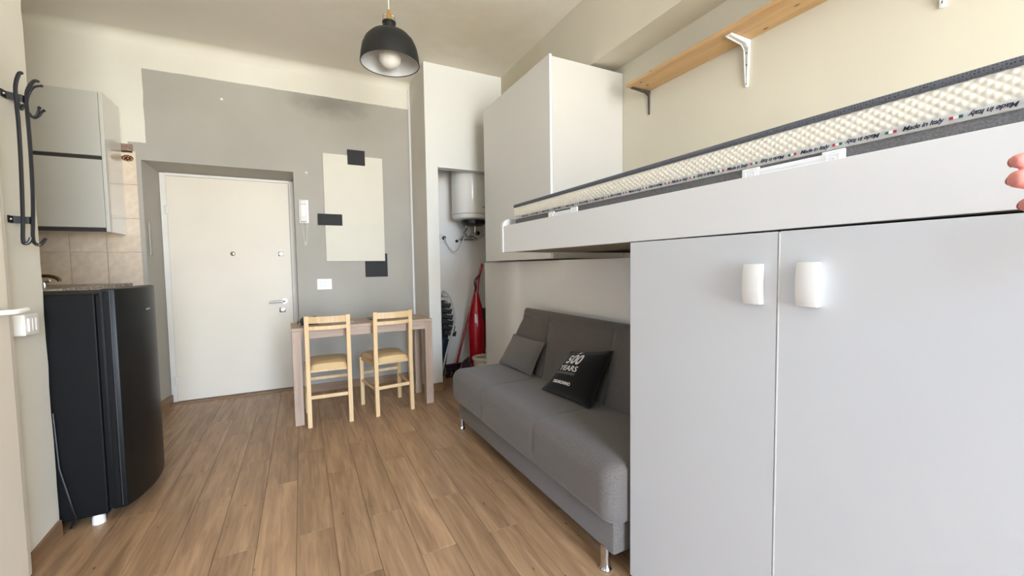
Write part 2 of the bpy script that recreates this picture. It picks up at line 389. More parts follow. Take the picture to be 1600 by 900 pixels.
def struct(name, b, mat, smooth=False, label=None, cat=None):
    return put(name, b, mat, None, smooth, kind='structure', label=label, cat=cat)
def copy_tree(o, parent=None):
    c = o.copy(); COL.objects.link(c)
    if parent is not None: c.parent = parent
    for ch in [x for x in bpy.data.objects if x.parent == o]: copy_tree(ch, c)
    return c
def text_bm(body, size, shear=0.0, spacing=1.0, bold=0.0):
    cu = bpy.data.curves.new('t', 'FONT'); cu.body = body; cu.size = size; cu.align_x = 'CENTER'; cu.align_y = 'CENTER'
    cu.shear = shear; cu.space_character = spacing; cu.offset = bold; cu.resolution_u = 3
    ob = bpy.data.objects.new('t', cu); COL.objects.link(ob)
    dg = bpy.context.evaluated_depsgraph_get(); dg.update()
    me = bpy.data.meshes.new_from_object(ob.evaluated_get(dg))
    bm = bmesh.new(); bm.from_mesh(me)
    bpy.data.objects.remove(ob); bpy.data.meshes.remove(me); bpy.data.curves.remove(cu)
    return bm

# ------------------------------------------------------------------ room shell
WX0, WX1, XF = -0.25, 1.75, -2.90
YB, YC, XW, XU, XL, ZC, YR = 4.32, 3.78, 2.10, 1.83, -1.0, 3.03, -3.60
b = B().box((-1.95, YR, -0.08), (XW+0.1, 4.75, -0.006)).box((XF, YR, -0.08), (-1.95, 1.4, -0.006))
floor = struct('floor', b, m_floor_gap, label='floor of oak-look planks laid towards the entrance door', cat='floor')
# oak-look planks, laid towards the entrance door, staggered every second row
PW, PLEN, X0 = 0.151, 0.92, -0.0605
plank_cache = {}
for k in range(-12, 15):
    xa = X0+k*PW
    off = 2.0 if k % 2 == 0 else 2.545
    j0 = int(math.floor((YR-off)/PLEN))
    for j in range(j0, 5):
        ya, yb = max(YR, off+j*PLEN), min(4.70, off+(j+1)*PLEN)
        if yb-ya < 0.03: continue
        ln = round(yb-ya, 3)
        if ln not in plank_cache:
            bb = B().box((0.0006, 0.0006, -0.006), (PW-0.0006, ln-0.0006, 0.0), 0.0009, seg=1)
            me = bpy.data.meshes.new('plank'); bb.bm.to_mesh(me); bb.bm.free(); me.materials.append(m_plank); plank_cache[ln] = me
        o = bpy.data.objects.new('plank', plank_cache[ln]); COL.objects.link(o); o.parent = floor; o.location = (xa, ya, 0)

b = B().box((-1.95, YR-0.15, ZC), (XW+0.2, 4.75, ZC+0.12)).box((XF-0.1, YR-0.15, ZC), (-1.95, 1.5, ZC+0.12))
struct('ceiling', b, m_ceiling, label='stained pale plaster ceiling', cat='ceiling')

# back wall with the splayed door niche
b = B()
b.prism([(-1.95, YB), (-1.107, YB), (-1.06, 4.62), (-1.06, 4.72), (-1.95, 4.72)], 2, 0, 2.058)
b.prism([(-0.033, YB), (XW+0.1, YB), (XW+0.1, 4.72), (-0.039, 4.72), (-0.039, 4.62)], 2, 0, 2.058)
b.prism([(YB, 2.058), (4.62, 2.02), (4.72, 2.02), (4.72, ZC), (YB, ZC)], 0, -1.95, XW+0.1)
wall_back = struct('wall_back', b, m_back, label='back wall painted grey round the entrance door', cat='wall')
# coved plaster where back wall meets the ceiling
R_ = 0.075
cv = [(YB, ZC), (YB, ZC-R_)]+[(YB-R_+R_*math.cos(a), ZC-R_+R_*math.sin(a)) for a in [PI/2*i/8 for i in range(1, 8)]]+[(YB-R_, ZC)]
b = B().prism(cv, 0, -1.90, 1.05)
struct('trim_1', b, m_left_wall, True, label='rounded plaster cove along the top of the back wall', cat='trim')

# left wall with hooks ends at the kitchenette recess; its free edge is uneven old plaster
edge = []
rz = random.Random(3)
zz = 0.0
while zz < 3.0:
    y = 2.512+rz.uniform(-0.004, 0.004)
    if zz > 2.55: y -= 0.012+rz.uniform(0, 0.01)
    edge.append((y, zz)); zz += 0.11 if zz < 2.2 else 0.06
edge.append((2.49, ZC))
b = B().prism([(1.38, 0)]+[(2.20, 0)]+edge+[(1.38, ZC)], 0, -1.13, XL)
struct('wall_left', b, m_left_wall, label='cream plaster wall end carrying the black coat rack', cat='wall')
b = B().box((-1.95, 2.3, 0), (-1.86, 4.40, ZC)).box((-1.95, 2.3, 0), (-1.13, 2.42, ZC))
struct('wall_recess', b, m_left_wall, label='plaster side of the kitchenette recess', cat='wall')

# right wall: thinner lower part, proud upper part with a sloping soffit
b = B().prism([(XW, 0), (XW+0.12, 0), (XW+0.12, ZC), (XU, ZC), (XU, 2.547), (XW, 2.582)], 1, YR, YC+0.05)
b.box((XW, YC, 0), (XW+0.12, 4.72, ZC))
struct('wall_right', b, m_white_wall, label='cream right wall with a proud upper part', cat='wall')

# closet front: pier, lintel, and the pier's side towards the table
b = B()
b.box((1.054, YC, 0), (1.164, YC+0.10, ZC)).box((1.164, YC, 2.115), (XW, YC+0.10, ZC)).box((1.76, YC, 0), (XW, YC+0.10, 2.115))
struct('wall_closet', b, m_closet_wall, label='white closet front wall with a doorless opening', cat='wall')
b = B().box((1.052, YC+0.002, 0), (1.062, YB, ZC-0.002)).box((1.062, YC+0.1, 0), (1.15, YB, ZC))
struct('wall_closet_side', b, m_return, label='pale grey side of the closet pier beside the table', cat='wall')
b = B().box((1.164, YC-0.004, 2.095), (1.76, YC+0.10, 2.115), 0.002)
struct('trim_2', b, m_lam_edge, label='white strip under the closet lintel', cat='trim')
b = B().box((1.150, YB-0.02, 0), (XW, YB-0.001, ZC))
struct('wall_closet_back', b, M('closet_inner_white', (246, 242, 235), 0.9, 0.01, 2), label='white wall inside the closet behind the boiler', cat='wall')
b = B().box((1.030, YB-0.012, 0.07), (1.0515, YB, 2.98), 0.003)
struct('trim_3', b, m_lam_edge, label='white strip in the corner right of the grey wall', cat='trim')

# rear wall (behind the camera) with an open french window: the room's daylight
b = B()
b.box((XF, YR-0.12, 0), (WX0, YR, ZC)).box((WX1, YR-0.12, 0), (XW+0.12, YR, ZC))
b.box((WX0, YR-0.12, 2.77), (WX1, YR, ZC)).box((WX0, YR-0.12, -0.08), (WX1, YR, 0.07))
struct('wall_rear', b, m_right_wall, label='rear wall around the french window', cat='wall')
b = B().box((XF-0.12, YR-0.12, 0), (XF, -1.65, ZC)).box((XF-0.12, -1.30, 0), (XF, 1.50, ZC)).box((XF-0.12, -1.65, 0), (XF, -1.30, 1.4)).box((XF-0.12, -1.65, 2.20), (XF, -1.30, ZC)).box((XF, 1.38, 0), (-1.13, 1.50, ZC))  # unseen walls set back so less light bounces onto the wardrobe
struct('wall_far_left', b, m_far, label='unseen walls left of the camera, set back and tinted to temper bounce light', cat='wall')
b = B(); w2 = B()
for a, c in (((WX0, 0.07), (WX0+0.06, 2.77)), ((WX1-0.06, 0.07), (WX1, 2.77)), ((WX0+0.06, 2.71), (WX1-0.06, 2.77))):
    b.box((a[0], YR-0.08, a[1]), (c[0], YR-0.02, c[1]), 0.004)
for a, c in (((-1.65, 1.4), (-1.61, 2.20)), ((-1.34, 1.4), (-1.30, 2.20)), ((-1.61, 2.16), (-1.34, 2.20)), ((-1.61, 1.4), (-1.34, 1.44))):
    w2.box((XF-0.08, a[0], a[1]), (XF-0.02, c[0], c[1]), 0.004)  # unseen side window, added to throw cool light on the wardrobe
struct('added_side_window', w2, m_frame, label='white frame of the unseen side window added for cool light', cat='window')
struct('window_1', b, m_frame, label='white frame of the french window', cat='window')

# skirtings
b = B().prism([(2.22, 0), (2.22, 0.055), (2.50, 0.075), (2.505, 0)], 0, XL, XL+0.012)
struct('baseboard_left', b, m_skirt, label='brown skirting under the coat rack wall', cat='baseboard')
b = B().prism([(-0.033, YB), (1.05, YB), (1.05, YB-0.012), (-0.033, YB-0.012)], 2, 0, 0.075)
struct('baseboard_back', b, m_skirt, label='brown skirting behind the table', cat='baseboard')
b = B().prism([(-1.107, YB), (-1.06, 4.60), (-1.048, 4.60), (-1.095, YB-0.012), (-1.2, YB-0.012), (-1.2, YB)], 2, 0, 0.075)
struct('baseboard_niche', b, m_skirt, label='brown skirting in the door niche', cat='baseboard')
b = B().box((1.045, YC-0.012, 0), (1.164, YC, 0.075), 0.002)
struct('baseboard_closet', b, m_skirt, label='brown skirting at the foot of the closet pier', cat='baseboard')
b = B().box((-1.079, 4.36, 1.30), (-1.068, 4.41, 1.57), 0.003, Matrix.Translation((-0.018, 0, 0)))  # raised strip standing in for a shaded slot in the reveal
struct('niche_slot_strip', b, M('niche_grey', (176, 170, 160), 0.8, 0.03), label='narrow grey strip standing in for a shaded slot in the left niche reveal', cat='trim')

# ------------------------------------------------------------------ entrance door
b = B().box((-1.018, 4.575, 0.012), (-0.084, 4.62, 1.994), 0.003)
door = struct('door_1', b, m_door, label='plain white entrance door in the grey niche', cat='door')
b = B().box((-1.062, 4.585, 0), (-1.02, 4.66, 2.02), 0.003).box((-0.082, 4.585, 0), (-0.038, 4.66, 2.02), 0.003).box((-1.02, 4.585, 1.997), (-0.082, 4.66, 2.022), 0.003)
put('door_frame', b, m_frame, door)
put('door_back', B().box((-1.06, 4.66, 0), (-0.04, 4.70, 2.02)), m_door, door)
for z in (1.70, 0.20):
    b = B().box((-1.036, 4.566, z-0.035), (-1.004, 4.578, z+0.035), 0.002)
    b.tube([(-1.02, 4.566, z-0.035), (-1.02, 4.566, z+0.035)], 0.007, 8)
    put('hinge', b, m_frame, door, True)
b = B().lathe([(0.0, 0), (0.02, 0), (0.02, 0.006), (0.012, 0.010), (0, 0.010)], (-0.556, 4.575, 1.32), 20, 'y', None)
for v in b.bm.verts: v.co.y = 4.575-(v.co.y-4.575)
put('peephole', b, m_glass, door, True)
b = B().box((-0.19, 4.567, 1.298), (-0.148, 4.576, 1.340), 0.003).lathe([(0, 0), (0.014, 0), (0.014, 0.01), (0, 0.01)], (-0.169, 4.557, 1.319), 16, 'y')
put('upper_lock', b, m_steel, door, True)
b = B().lathe([(0, 0), (0.024, 0), (0.024, 0.008), (0, 0.008)], (-0.155, 4.567, 0.862), 20, 'y')
b.tube([(-0.155, 4.57, 0.862), (-0.155, 4.535, 0.862), (-0.165, 4.526, 0.862), (-0.28, 4.524, 0.860)], 0.009, 10)
put('handle', b, m_steel, door, True)
b = B().box((-0.202, 4.566, 0.755), (-0.150, 4.576, 0.800), 0.004).lathe([(0, 0), (0.010, 0), (0.010, 0.006), (0, 0.006)], (-0.176, 4.561, 0.778), 14, 'y')
put('lock_plate', b, m_steel, door, True)
put('threshold', B().box((-1.06, 4.50, 0), (-0.04, 4.70, 0.008), 0.002), m_skirt, door)

# open white shutter-door leaf folded back against the left wall, with its lever handle
t = thing('door_leaf', 'open white door leaf with lever handle lying against left wall at picture edge', 'door', (-0.97, 1.9, 0))
put('leaf', B().box((-0.985, 1.40, 0.012), (-0.945, 2.150, 2.08), 0.004), m_door, t)
put('edge_strip', B().box((-0.999, 2.150, 0.012), (-0.965, 2.215, 2.10), 0.006), m_frame, t)
b = B().tube([(-0.945, 2.06, 1.035), (-0.905, 2.06, 1.035), (-0.895, 2.07, 1.035), (-0.893, 2.135, 1.037)], 0.009, 10)
b.lathe([(0, 0), (0.022, 0), (0.022, 0.008), (0, 0.008)], (-0.945, 2.06, 1.035), 18, 'x')
put('handle', b, m_white_pl, t, True)

# ------------------------------------------------------------------ kitchenette
# wall tiles: each its own piece of the back wall
TW, TH = 0.2115, 0.266
tile_cache = {}
for r in range(5):
    for c in range(4):
        x1 = -1.133-c*TW if c == 0 else -1.341-(c-1)*TW
        w = (x1-(-1.341)) if c == 0 else TW
        z0 = 1.057+(r)*TH
        key = round(w, 3)
        if key not in tile_cache:
            bb = B().box((-w+0.0012, -0.009, 0.0012), (-0.0012, 0, TH-0.0012), 0.0015, seg=1)
            me = bpy.data.meshes.new('tile'); bb.bm.to_mesh(me); bb.bm.free(); me.materials.append(m_tile); tile_cache[key] = me
        if r == 4:
            # top row is cut shorter under the border
            bb = B().box((-w+0.0012, -0.009, 0.0012), (-0.0012, 0, 2.10-z0 if 2.10-z0 > 0.02 else 0.02), 0.0015, seg=1)
            if z0 > 2.09: continue
            me = bpy.data.meshes.new('tile'); bb.bm.to_mesh(me); bb.bm.free(); me.materials.append(m_tile)
            o = bpy.data.objects.new('tile', me)
        else:
            o = bpy.data.objects.new('tile', tile_cache[key])
        COL.objects.link(o); o.parent = wall_back; o.location = (x1, YB-0.001, z0)
for c in range(4):
    x1 = -1.150 if c == 0 else -1.341-(c-1)*TW
    w = (x1+1.341) if c == 0 else TW
    o = put('tile', B().box((x1-w+0.001, YB-0.010, 2.103), (x1-0.001, YB-0.001, 2.172), 0.0015, seg=1), m_mosaic, wall_back, label='brown mosaic border tile')
# oval relief ornament on the top tile
b = B()
for i in range(9):
    a = 2*PI*i/9; b.lathe([(0, 0.006), (0.008, 0.004), (0.011, 0), (0, 0)], (-1.185+0.026*math.cos(a), YB-0.010, 2.06+0.016*math.sin(a)), 8, 'y')
b.lathe([(0, 0.008), (0.012, 0.004), (0.015, 0), (0, 0)], (-1.185, YB-0.010, 2.06), 10, 'y')
for v in b.bm.verts: v.co.y = 2*(YB-0.010)-v.co.y
put('tile_ornament', b, m_bronze, wall_back, True, label='oval flower ornament on a tile')

# wall cabinet
t = thing('wall_cabinet', 'grey-white two-door kitchen wall cabinet with glossy white side', 'cabinet', (-1.51, 4.15, 1.45))
b = B().box((-1.80, 4.01, 1.47), (-1.238, YB-0.012, 2.44), 0.002)
put('body', b, m_lam_grey, t)
put('side_panel', B().box((-1.238, 3.992, 1.459), (-1.218, YB-0.012, 2.445), 0.002), m_gloss, t)
d = put('door', B().box((-1.80, 3.99, 1.995), (-1.240, 4.01, 2.44), 0.002), m_cab_front, t)
put('grip_rail', B().box((-1.80, 3.996, 1.970), (-1.240, 4.012, 1.994), 0.001), m_dark_gap, d)
d = put('door', B().box((-1.80, 3.99, 1.488), (-1.240, 4.01, 1.968), 0.002), m_cab_front, t)
put('grip_rail', B().box((-1.80, 3.994, 1.459), (-1.240, 4.012, 1.486), 0.001), m_dark_gap, d)

# base unit along the recess with worktop
t = thing('base_cabinet', 'low kitchen base unit standing behind the black fridge', 'cabinet', (-1.5, 3.75, 0))
put('body', B().box((-1.84, 3.24, 0.10), (-1.26, 4.30, 1.048), 0.002), m_lam_grey, t)
put('plinth', B().box((-1.82, 3.28, 0.0), (-1.30, 4.28, 0.10)), m_dark_gap, t)
for k in range(2):
    d = put('door', B().box((-1.259, 3.245+k*0.53, 0.11), (-1.241, 3.765+k*0.53, 1.04), 0.002), m_cab_front, t)
    put('handle', B().tube([(-1.225, 3.70 if k == 0 else 3.83, 0.78), (-1.225, 3.70 if k == 0 else 3.83, 0.92)], 0.006, 8), m_steel, d, True)
t = thing('worktop', 'brown speckled granite worktop with pale edge behind the fridge', 'worktop', (-1.5, 3.75, 1.05))
put('slab', B().box((-1.85, 3.215, 1.050), (-1.20, YB-0.012, 1.080), 0.002), m_granite, t)
put('front_edge', B().box((-1.85, 3.205, 1.044), (-1.20, 3.215, 1.0795), 0.002), m_granite_edge, t, label='pale front edge')
t = thing('faucet', 'bronze arched kitchen tap on the granite worktop', 'faucet', (-1.60, 3.86, 1.08))
pts = [(-1.60, 3.86, 1.08), (-1.60, 3.86, 1.12)]+[(-1.565-0.075*math.cos(a)+0.04, 3.86, 1.112+0.038*math.sin(a)) for a in [PI*i/10 for i in range(1, 11)]]
put('spout', B().tube(pts, 0.011, 10).lathe([(0, 0), (0.024, 0), (0.024, 0.012), (0, 0.012)], (-1.60, 3.86, 1.08), 16), m_bronze, t, True)
put('lever', B().tube([(-1.50, 3.80, 1.08), (-1.50, 3.80, 1.108), (-1.47, 3.79, 1.118)], 0.008, 8), m_chrome, t, True)

# fridge
t = thing('fridge', 'black single-door fridge with bowed front at the recess', 'fridge', (-1.1, 2.79, 0))
put('body', B().box((-1.42, 2.53, 0.045), (-0.842, 3.08, 1.072), 0.006), m_fridge, t)
put('seal', B().box((-0.843, 2.54, 0.06), (-0.822, 3.07, 1.065), 0.003), m_fridge, t)
n = 14; fr = [(-0.822, 2.525), (-0.785, 2.525)]
for i in range(n+1):
    s_ = i/n; fr.append((-0.772+0.052*math.sin(PI*s_)**0.8, 2.528+s_*0.554))
fr += [(-0.785, 3.085), (-0.822, 3.085)]
b = B().prism(fr, 2, 0.060, 1.092)
bmesh.ops.bevel(b.bm, geom=[e for e in b.bm.edges if abs(e.verts[0].co.z-e.verts[1].co.z) < 1e-5], offset=0.008, segments=2, profile=0.5, affect='EDGES')
d = put('door', b, m_fridge_door, t, True)
put('grip', B().box((-0.812, 2.519, 0.075), (-0.792, 2.527, 1.08), 0.003), m_fridge, d)
put('edge_glint', B().box((-0.7885, 2.5225, 0.075), (-0.7865, 2.5255, 1.085), 0.0008), m_glint, d)  # thin grey line painting a reflection along the door edge
b = B().box((-0.7215, 2.755, 0.972), (-0.7175, 2.805, 0.980), 0.001)
put('badge', b, m_mark, d, label='small pale badge')
put('rear_cable', B().tube([(-1.0, 2.522, 0.55), (-0.992, 2.52, 0.30), (-0.965, 2.515, 0.16), (-0.95, 2.52, 0.06), (-0.975, 2.535, 0.012)], 0.005, 8), m_black_pl, t, True)
for x, y in ((-0.885, 2.555), (-0.885, 3.05), (-1.38, 2.555), (-1.38, 3.05)):
    put('foot', B().lathe([(0, 0), (0.024, 0), (0.024, 0.03), (0.016, 0.048), (0, 0.048)], (x, y, 0), 18), m_white_pl, t, True, label='white round foot')

# ------------------------------------------------------------------ coat rack on the left wall
t = thing('coat_rack', 'black iron coat rack with curled hooks on cream wall end', 'coat rack', (-0.97, 2.38, 1.6))
for z, y0, y1 in ((1.862, 2.322, 2.412), (1.380, 2.306, 2.384)):
    b = B().prism([(-0.999, y0), (-0.995, y0), (-0.995, y0+0.028), (-0.960, y0+0.050), (-0.960, y1), (-0.965, y1), (-0.965, y0+0.053), (-0.999, y0+0.032)], 2, z-0.014, z+0.014)
    st = put('strap', b, m_black_metal, t)
    put('screw', B().lathe([(0, 0.0), (0.006, 0.0), (0.004, 0.004), (0, 0.005)], (-0.995, y0+0.013, z), 10, 'x'), m_steel, st, True)
def sm(pts, k=6):
    out = []
    P = [Vector(p) for p in pts]
    for i in range(len(P)-1):
        p0, p1, p2, p3 = P[max(i-1, 0)], P[i], P[i+1], P[min(i+2, len(P)-1)]
        for j in range(k):
            s_ = j/k
            out.append(0.5*((2*p1)+(p2-p0)*s_+(2*p0-5*p1+4*p2-p3)*s_*s_+(3*p1-p0-3*p2+p3)*s_**3))
    out.append(P[-1]); return out
BAR1 = [(-0.935, 2.319, 1.943), (-0.94, 2.309, 1.933), (-0.95, 2.306, 1.885), (-0.955, 2.317, 1.816), (-0.955, 2.32, 1.744), (-0.955, 2.315, 1.579), (-0.955, 2.301, 1.385), (-0.955, 2.291, 1.298), (-0.95, 2.294, 1.284), (-0.94, 2.296, 1.291), (-0.935, 2.298, 1.308)]
BAR2 = [(-0.93, 2.417, 1.951), (-0.935, 2.395, 1.940), (-0.95, 2.387, 1.901), (-0.955, 2.385, 1.856), (-0.955, 2.386, 1.802), (-0.955, 2.388, 1.663), (-0.955, 2.382, 1.496), (-0.955, 2.369, 1.38), (-0.955, 2.360, 1.315), (-0.95, 2.358, 1.289), (-0.935, 2.360, 1.284), (-0.925, 2.374, 1.309)]
put('bar', B().tube(sm(BAR1), 0.0062, 8), m_black_metal, t, True)
put('bar', B().tube(sm(BAR2), 0.0062, 8), m_black_metal, t, True)
for pts in ([(-0.955, 2.385, 1.839), (-0.95, 2.389, 1.879), (-0.938, 2.400, 1.918), (-0.928, 2.436, 1.940)],
            [(-0.955, 2.388, 1.815), (-0.948, 2.392, 1.802), (-0.938, 2.399, 1.803), (-0.930, 2.402, 1.822), (-0.928, 2.408, 1.843)],
            [(-0.955, 2.389, 1.818), (-0.942, 2.394, 1.796), (-0.932, 2.407, 1.807), (-0.925, 2.412, 1.824), (-0.920, 2.420, 1.836)],
            [(-0.955, 2.319, 1.85), (-0.945, 2.313, 1.813), (-0.938, 2.308, 1.800), (-0.935, 2.311, 1.817)]):
    b = B().tube(sm(pts), 0.0045, 8); e_ = pts[-1]
    h = put('hook', b, m_black_metal, t, True)
    put('knob', B().lathe([(0, -0.007), (0.007, 0), (0, 0.007)], e_, 10), m_black_metal, h, True)

# surface-mounted switch box beside the open leaf
t = thing('wall_switch', 'white surface-mounted switch box low on cream wall under coat rack', 'switch', (-0.98, 2.33, 0.97))
put('box', B().box((-0.999, 2.278, 0.925), (-0.962, 2.375, 1.008), 0.005), m_white_pl, t)
for k in range(3):
    put('rocker', B().box((-0.963, 2.296+k*0.023, 0.94), (-0.957, 2.316+k*0.023, 0.992), 0.002), m_white_pl, t)

# ------------------------------------------------------------------ things on the back wall
t = thing('wall_panel', 'tall white rectangular panel with black squares on the grey wall', 'wall art', (0.485, YB, 1.24))
put('board', B().box((0.217, YB-0.016, 1.240), (0.757, YB-0.004, 2.254), 0.002), m_panel, t)
put('black_square', B().box((0.434, YB-0.021, 2.166), (0.593, YB-0.0162, 2.309), 0.001), m_sq, t, label='black square over the top edge')
put('black_square', B().box((0.155, YB-0.021, 1.580), (0.369, YB-0.0162, 1.687), 0.001), m_sq, t, label='black oblong over the left edge')
put('black_square', B().box((0.566, YB-0.004, 1.082), (0.781, YB-0.0005, 1.315), 0.001), m_sq, t, label='black square behind the lower right corner')

t = thing('intercom_phone', 'white door-entry handset with coiled cord beside the door', 'intercom', (0.04, YB, 1.6))
put('base', B().box((0.0, YB-0.022, 1.592), (0.082, YB-0.0005, 1.808), 0.005), m_white_pl, t)
b = B().prism([(YB-0.022, 1.60), (YB-0.055, 1.605), (YB-0.062, 1.635), (YB-0.048, 1.655), (YB-0.048, 1.755), (YB-0.062, 1.772), (YB-0.055, 1.80), (YB-0.022, 1.802)], 0, 0.012, 0.062, 0.004)
put('handset', b, m_white_pl, t, True)
pts = []
for i in range(150):
    s_ = i/149; a = s_*PI
    cx = 0.028+0.018*(1-math.cos(a))*1.0+0.0; cz = 1.592-0.20*math.sin(a)
    cx = 0.025+0.040*s_
    pts.append((cx+0.006*math.cos(i*1.25), YB-0.014+0.006*math.sin(i*1.25), cz))
put('coiled_cord', B().tube(pts, 0.0022, 5), m_white_pl, t, True)

t = thing('wall_outlet', 'white double switch plate on the grey wall above the table', 'switch', (0.193, YB, 1.02))
put('plate', B().box((0.128, YB-0.010, 0.972), (0.257, YB-0.0005, 1.074), 0.004), m_white_pl, t)
for k in range(2):
    put('module', B().box((0.156+k*0.038, YB-0.014, 0.994), (0.191+k*0.038, YB-0.009, 1.052), 0.002), m_grey_pl if False else m_lam_edge, t)
for i, (x, z, lb) in enumerate(((-0.55, 2.62, 'tiny white wall plug high on the grey wall above the door'), (0.075, 2.058, 'tiny white wall plug on the grey wall above the intercom'))):
    put('wall_plug', B().lathe([(0, 0), (0.012, 0), (0.010, 0.010), (0, 0.012)], (x, YB-0.0005, z), 10, 'y', Matrix.Translation((0, 2*(YB-0.0005), 0)) @ Matrix.Scale(-1, 4, (0, 1, 0))), m_white_pl, None, label=lb, cat='wall plug')

# ------------------------------------------------------------------ table
TR = math.radians(1.6)
t = thing('console_table', 'narrow whitewashed oak console table against the grey wall', 'table', (-0.082, 3.430, 0), TR)
put('top', B().box((0, 0, 0.708), (1.066, 0.40, 0.732), 0.002), m_table, t, local=True)
put('apron', B().box((0.062, 0.006, 0.648), (1.004, 0.024, 0.7075), 0.001), m_table, t, local=True)
put('apron', B().box((0.062, 0.376, 0.648), (1.004, 0.394, 0.7075), 0.001), m_table, t, local=True)
put('apron', B().box((0.006, 0.062, 0.648), (0.024, 0.338, 0.7075), 0.001), m_table, t, local=True)
put('apron', B().box((1.042, 0.062, 0.648), (1.06, 0.338, 0.7075), 0.001), m_table, t, local=True)
for x in (0.001, 1.003):
    for y in (0.001, 0.337):
        put('leg', B().box((x, y, 0), (x+0.062, y+0.062, 0.7075), 0.002), m_table_v, t, local=True)
# on the table
t = thing('sunglasses', 'black sunglasses lying at the left end of the table', 'glasses', (0.045, 3.60, 0.732), math.radians(10))
for s_ in (-1, 1):
    put('lens', B().lathe([(0, 0), (0.030, 0.001), (0.032, 0.006), (0.027, 0.012), (0, 0.013)], (s_*0.036, 0, 0.034), 18, 'y'), m_black_pl, t, True, local=True)
    put('temple', B().box((s_*0.066-0.003, 0.0, 0.018), (s_*0.066+0.003, 0.12, 0.026), 0.001), m_black_pl, t, local=True)
    put('tip', B().box((s_*0.066-0.003, 0.115, 0.0), (s_*0.066+0.003, 0.123, 0.026), 0.001), m_black_pl, t, local=True)
put('bridge', B().box((-0.07, -0.002, 0.026), (0.07, 0.006, 0.034), 0.001), m_black_pl, t, local=True)
put('rim', B().box((-0.066, 0.0, 0.0), (0.066, 0.010, 0.010), 0.003), m_black_pl, t, local=True)
put('leaflet', B().box((0.20, 3.56, 0.7325), (0.37, 3.67, 0.736), 0.001), m_paper, None, label='grey leaflet lying flat on the table near left chair', cat='paper')
put('folder', B().box((0.50, 3.64, 0.7325), (0.74, 3.80, 0.742), 0.002), m_vac_dark, None, label='thin dark folder lying on the table behind right chair', cat='folder')

# ------------------------------------------------------------------ chairs (local: x width, +y towards the table, origin between the rear legs on the floor)
def make_chair(loc, rot, label):
    t = thing('dining_chair', label, 'chair', loc, rot, 'pale wooden chairs at the console table')
    g = lambda n, bb, m=m_birch, sm=False: put(n, bb, m, t, sm, local=True)
    W = 0.142; D = 0.352
    for s_ in (-1, 1):
        # rear post bends back above the seat
        b = B().prism([(-0.030, 0), (0.002, 0), (0.018, 0.45), (-0.002, 0.826), (-0.028, 0.826), (-0.016, 0.45)], 0, s_*W-0.0155, s_*W+0.0155, 0.003)
        g('leg', b)
        g('leg', B().box((s_*0.162-0.016, D-0.016, 0), (s_*0.162+0.016, D+0.016, 0.417), 0.004))
        b = B().tube([(s_*W, 0.0, 0.205), (s_*0.162, D, 0.215)], 0.0105, 8)
        g('side_rung', b, m_birch, True)
        g('seat_rail', B().prism([(s_*(W-0.008), 0.0), (s_*(W+0.008), 0.0), (s_*0.170, D), (s_*0.154, D)], 2, 0.392, 0.424))
    g('front_rung', B().box((-0.15, D-0.008, 0.262), (0.15, D+0.008, 0.288), 0.004))
    g('rear_rung', B().box((-W+0.014, -0.012, 0.205), (W-0.014, 0.006, 0.232), 0.004))
    g('seat_rail', B().box((-0.15, D-0.010, 0.392), (0.15, D+0.010, 0.424), 0.002))
    g('seat_rail', B().box((-W, 0.016, 0.400), (W, 0.030, 0.424), 0.002))
    # upholstered seat, wider in front, domed
    def seat(u, v):
        a = 2*u-1; y = 0.004+v*(D+0.016)
        hw = (0.132+0.043*v) if True else 0
        return (a*hw, y, 0)
    b = B()
    def top(u, v):
        x, y, _ = seat(u, v); e = max(0, (1-(2*u-1)**4)*(1-(2*v-1)**4))**0.35
        return (x, y, 0.418+0.056*e)
    b.grid(top, 16, 16); b.grid(lambda u, v: (seat(u, v)[0], seat(u, v)[1], 0.418), 16, 16)
    bmesh.ops.remove_doubles(b.bm, verts=b.bm.verts, dist=0.0004); bmesh.ops.recalc_face_normals(b.bm, faces=b.bm.faces)
    g('seat', b, m_seat, True)
    def slat(z0, z1, th, bow):
        n = 10; pts = []
        for i in range(n+1):
            x = (-1+2*i/n)*(W-0.012); pts.append((x, -0.010-bow*(1-(2*i/n-1)**2)))
        back = [(x, y-th) for x, y in pts[::-1]]
        return B().prism(pts+back, 2, z0, z1)
    g('top_slat', slat(0.772, 0.820, 0.016, 0.020), m_birch, True)
    g('lower_slat', slat(0.722, 0.750, 0.016, 0.020), m_birch, True)
    return t
make_chair((0.160, 3.365, 0), math.radians(-1.5), 'pale wooden chair with cream seat, at the table near the door')
make_chair((0.636, 3.385, 0), math.radians(7.5), 'pale wooden chair with cream seat, turned slightly, at table end near closet')

# ------------------------------------------------------------------ closet contents
t = thing('water_heater', 'white cylindrical electric water heater hanging in the closet', 'water heater', (1.63, 4.10, 1.6))
CX, CY, RB = 1.605, 4.08, 0.20
b = B().lathe([(0, 1.652), (RB-0.05, 1.652), (RB-0.012, 1.662), (RB, 1.685), (RB, 2.60), (RB-0.03, 2.64), (0, 2.65)], (CX, CY, 0), 48)
put('tank', b, M('enamel_white', (244, 242, 236), 0.15, 0.01, 2), t, True)
put('rim_band', B().lathe([(RB+0.001, 1.700), (RB+0.002, 1.704), (RB+0.001, 1.708)], (CX, CY, 0), 48), m_grey_pl, t, True)
put('bottom_cover', B().lathe([(0, 1.592), (0.10, 1.595), (0.125, 1.612), (0.13, 1.653), (0, 1.653)], (CX+0.02, CY, 0), 36), m_black_pl, t, True, label='black cap under the tank')
put('mount', B().box((CX-0.10, CY+RB-0.03, 1.9), (CX+0.10, YB-0.021, 2.2)), m_grey_pl, t)
put('badge', B().box((CX+0.045, CY-RB-0.0005, 1.765), (CX+0.12, CY-RB*0.82, 1.775), 0.001), m_mark, t, label='small grey badge')
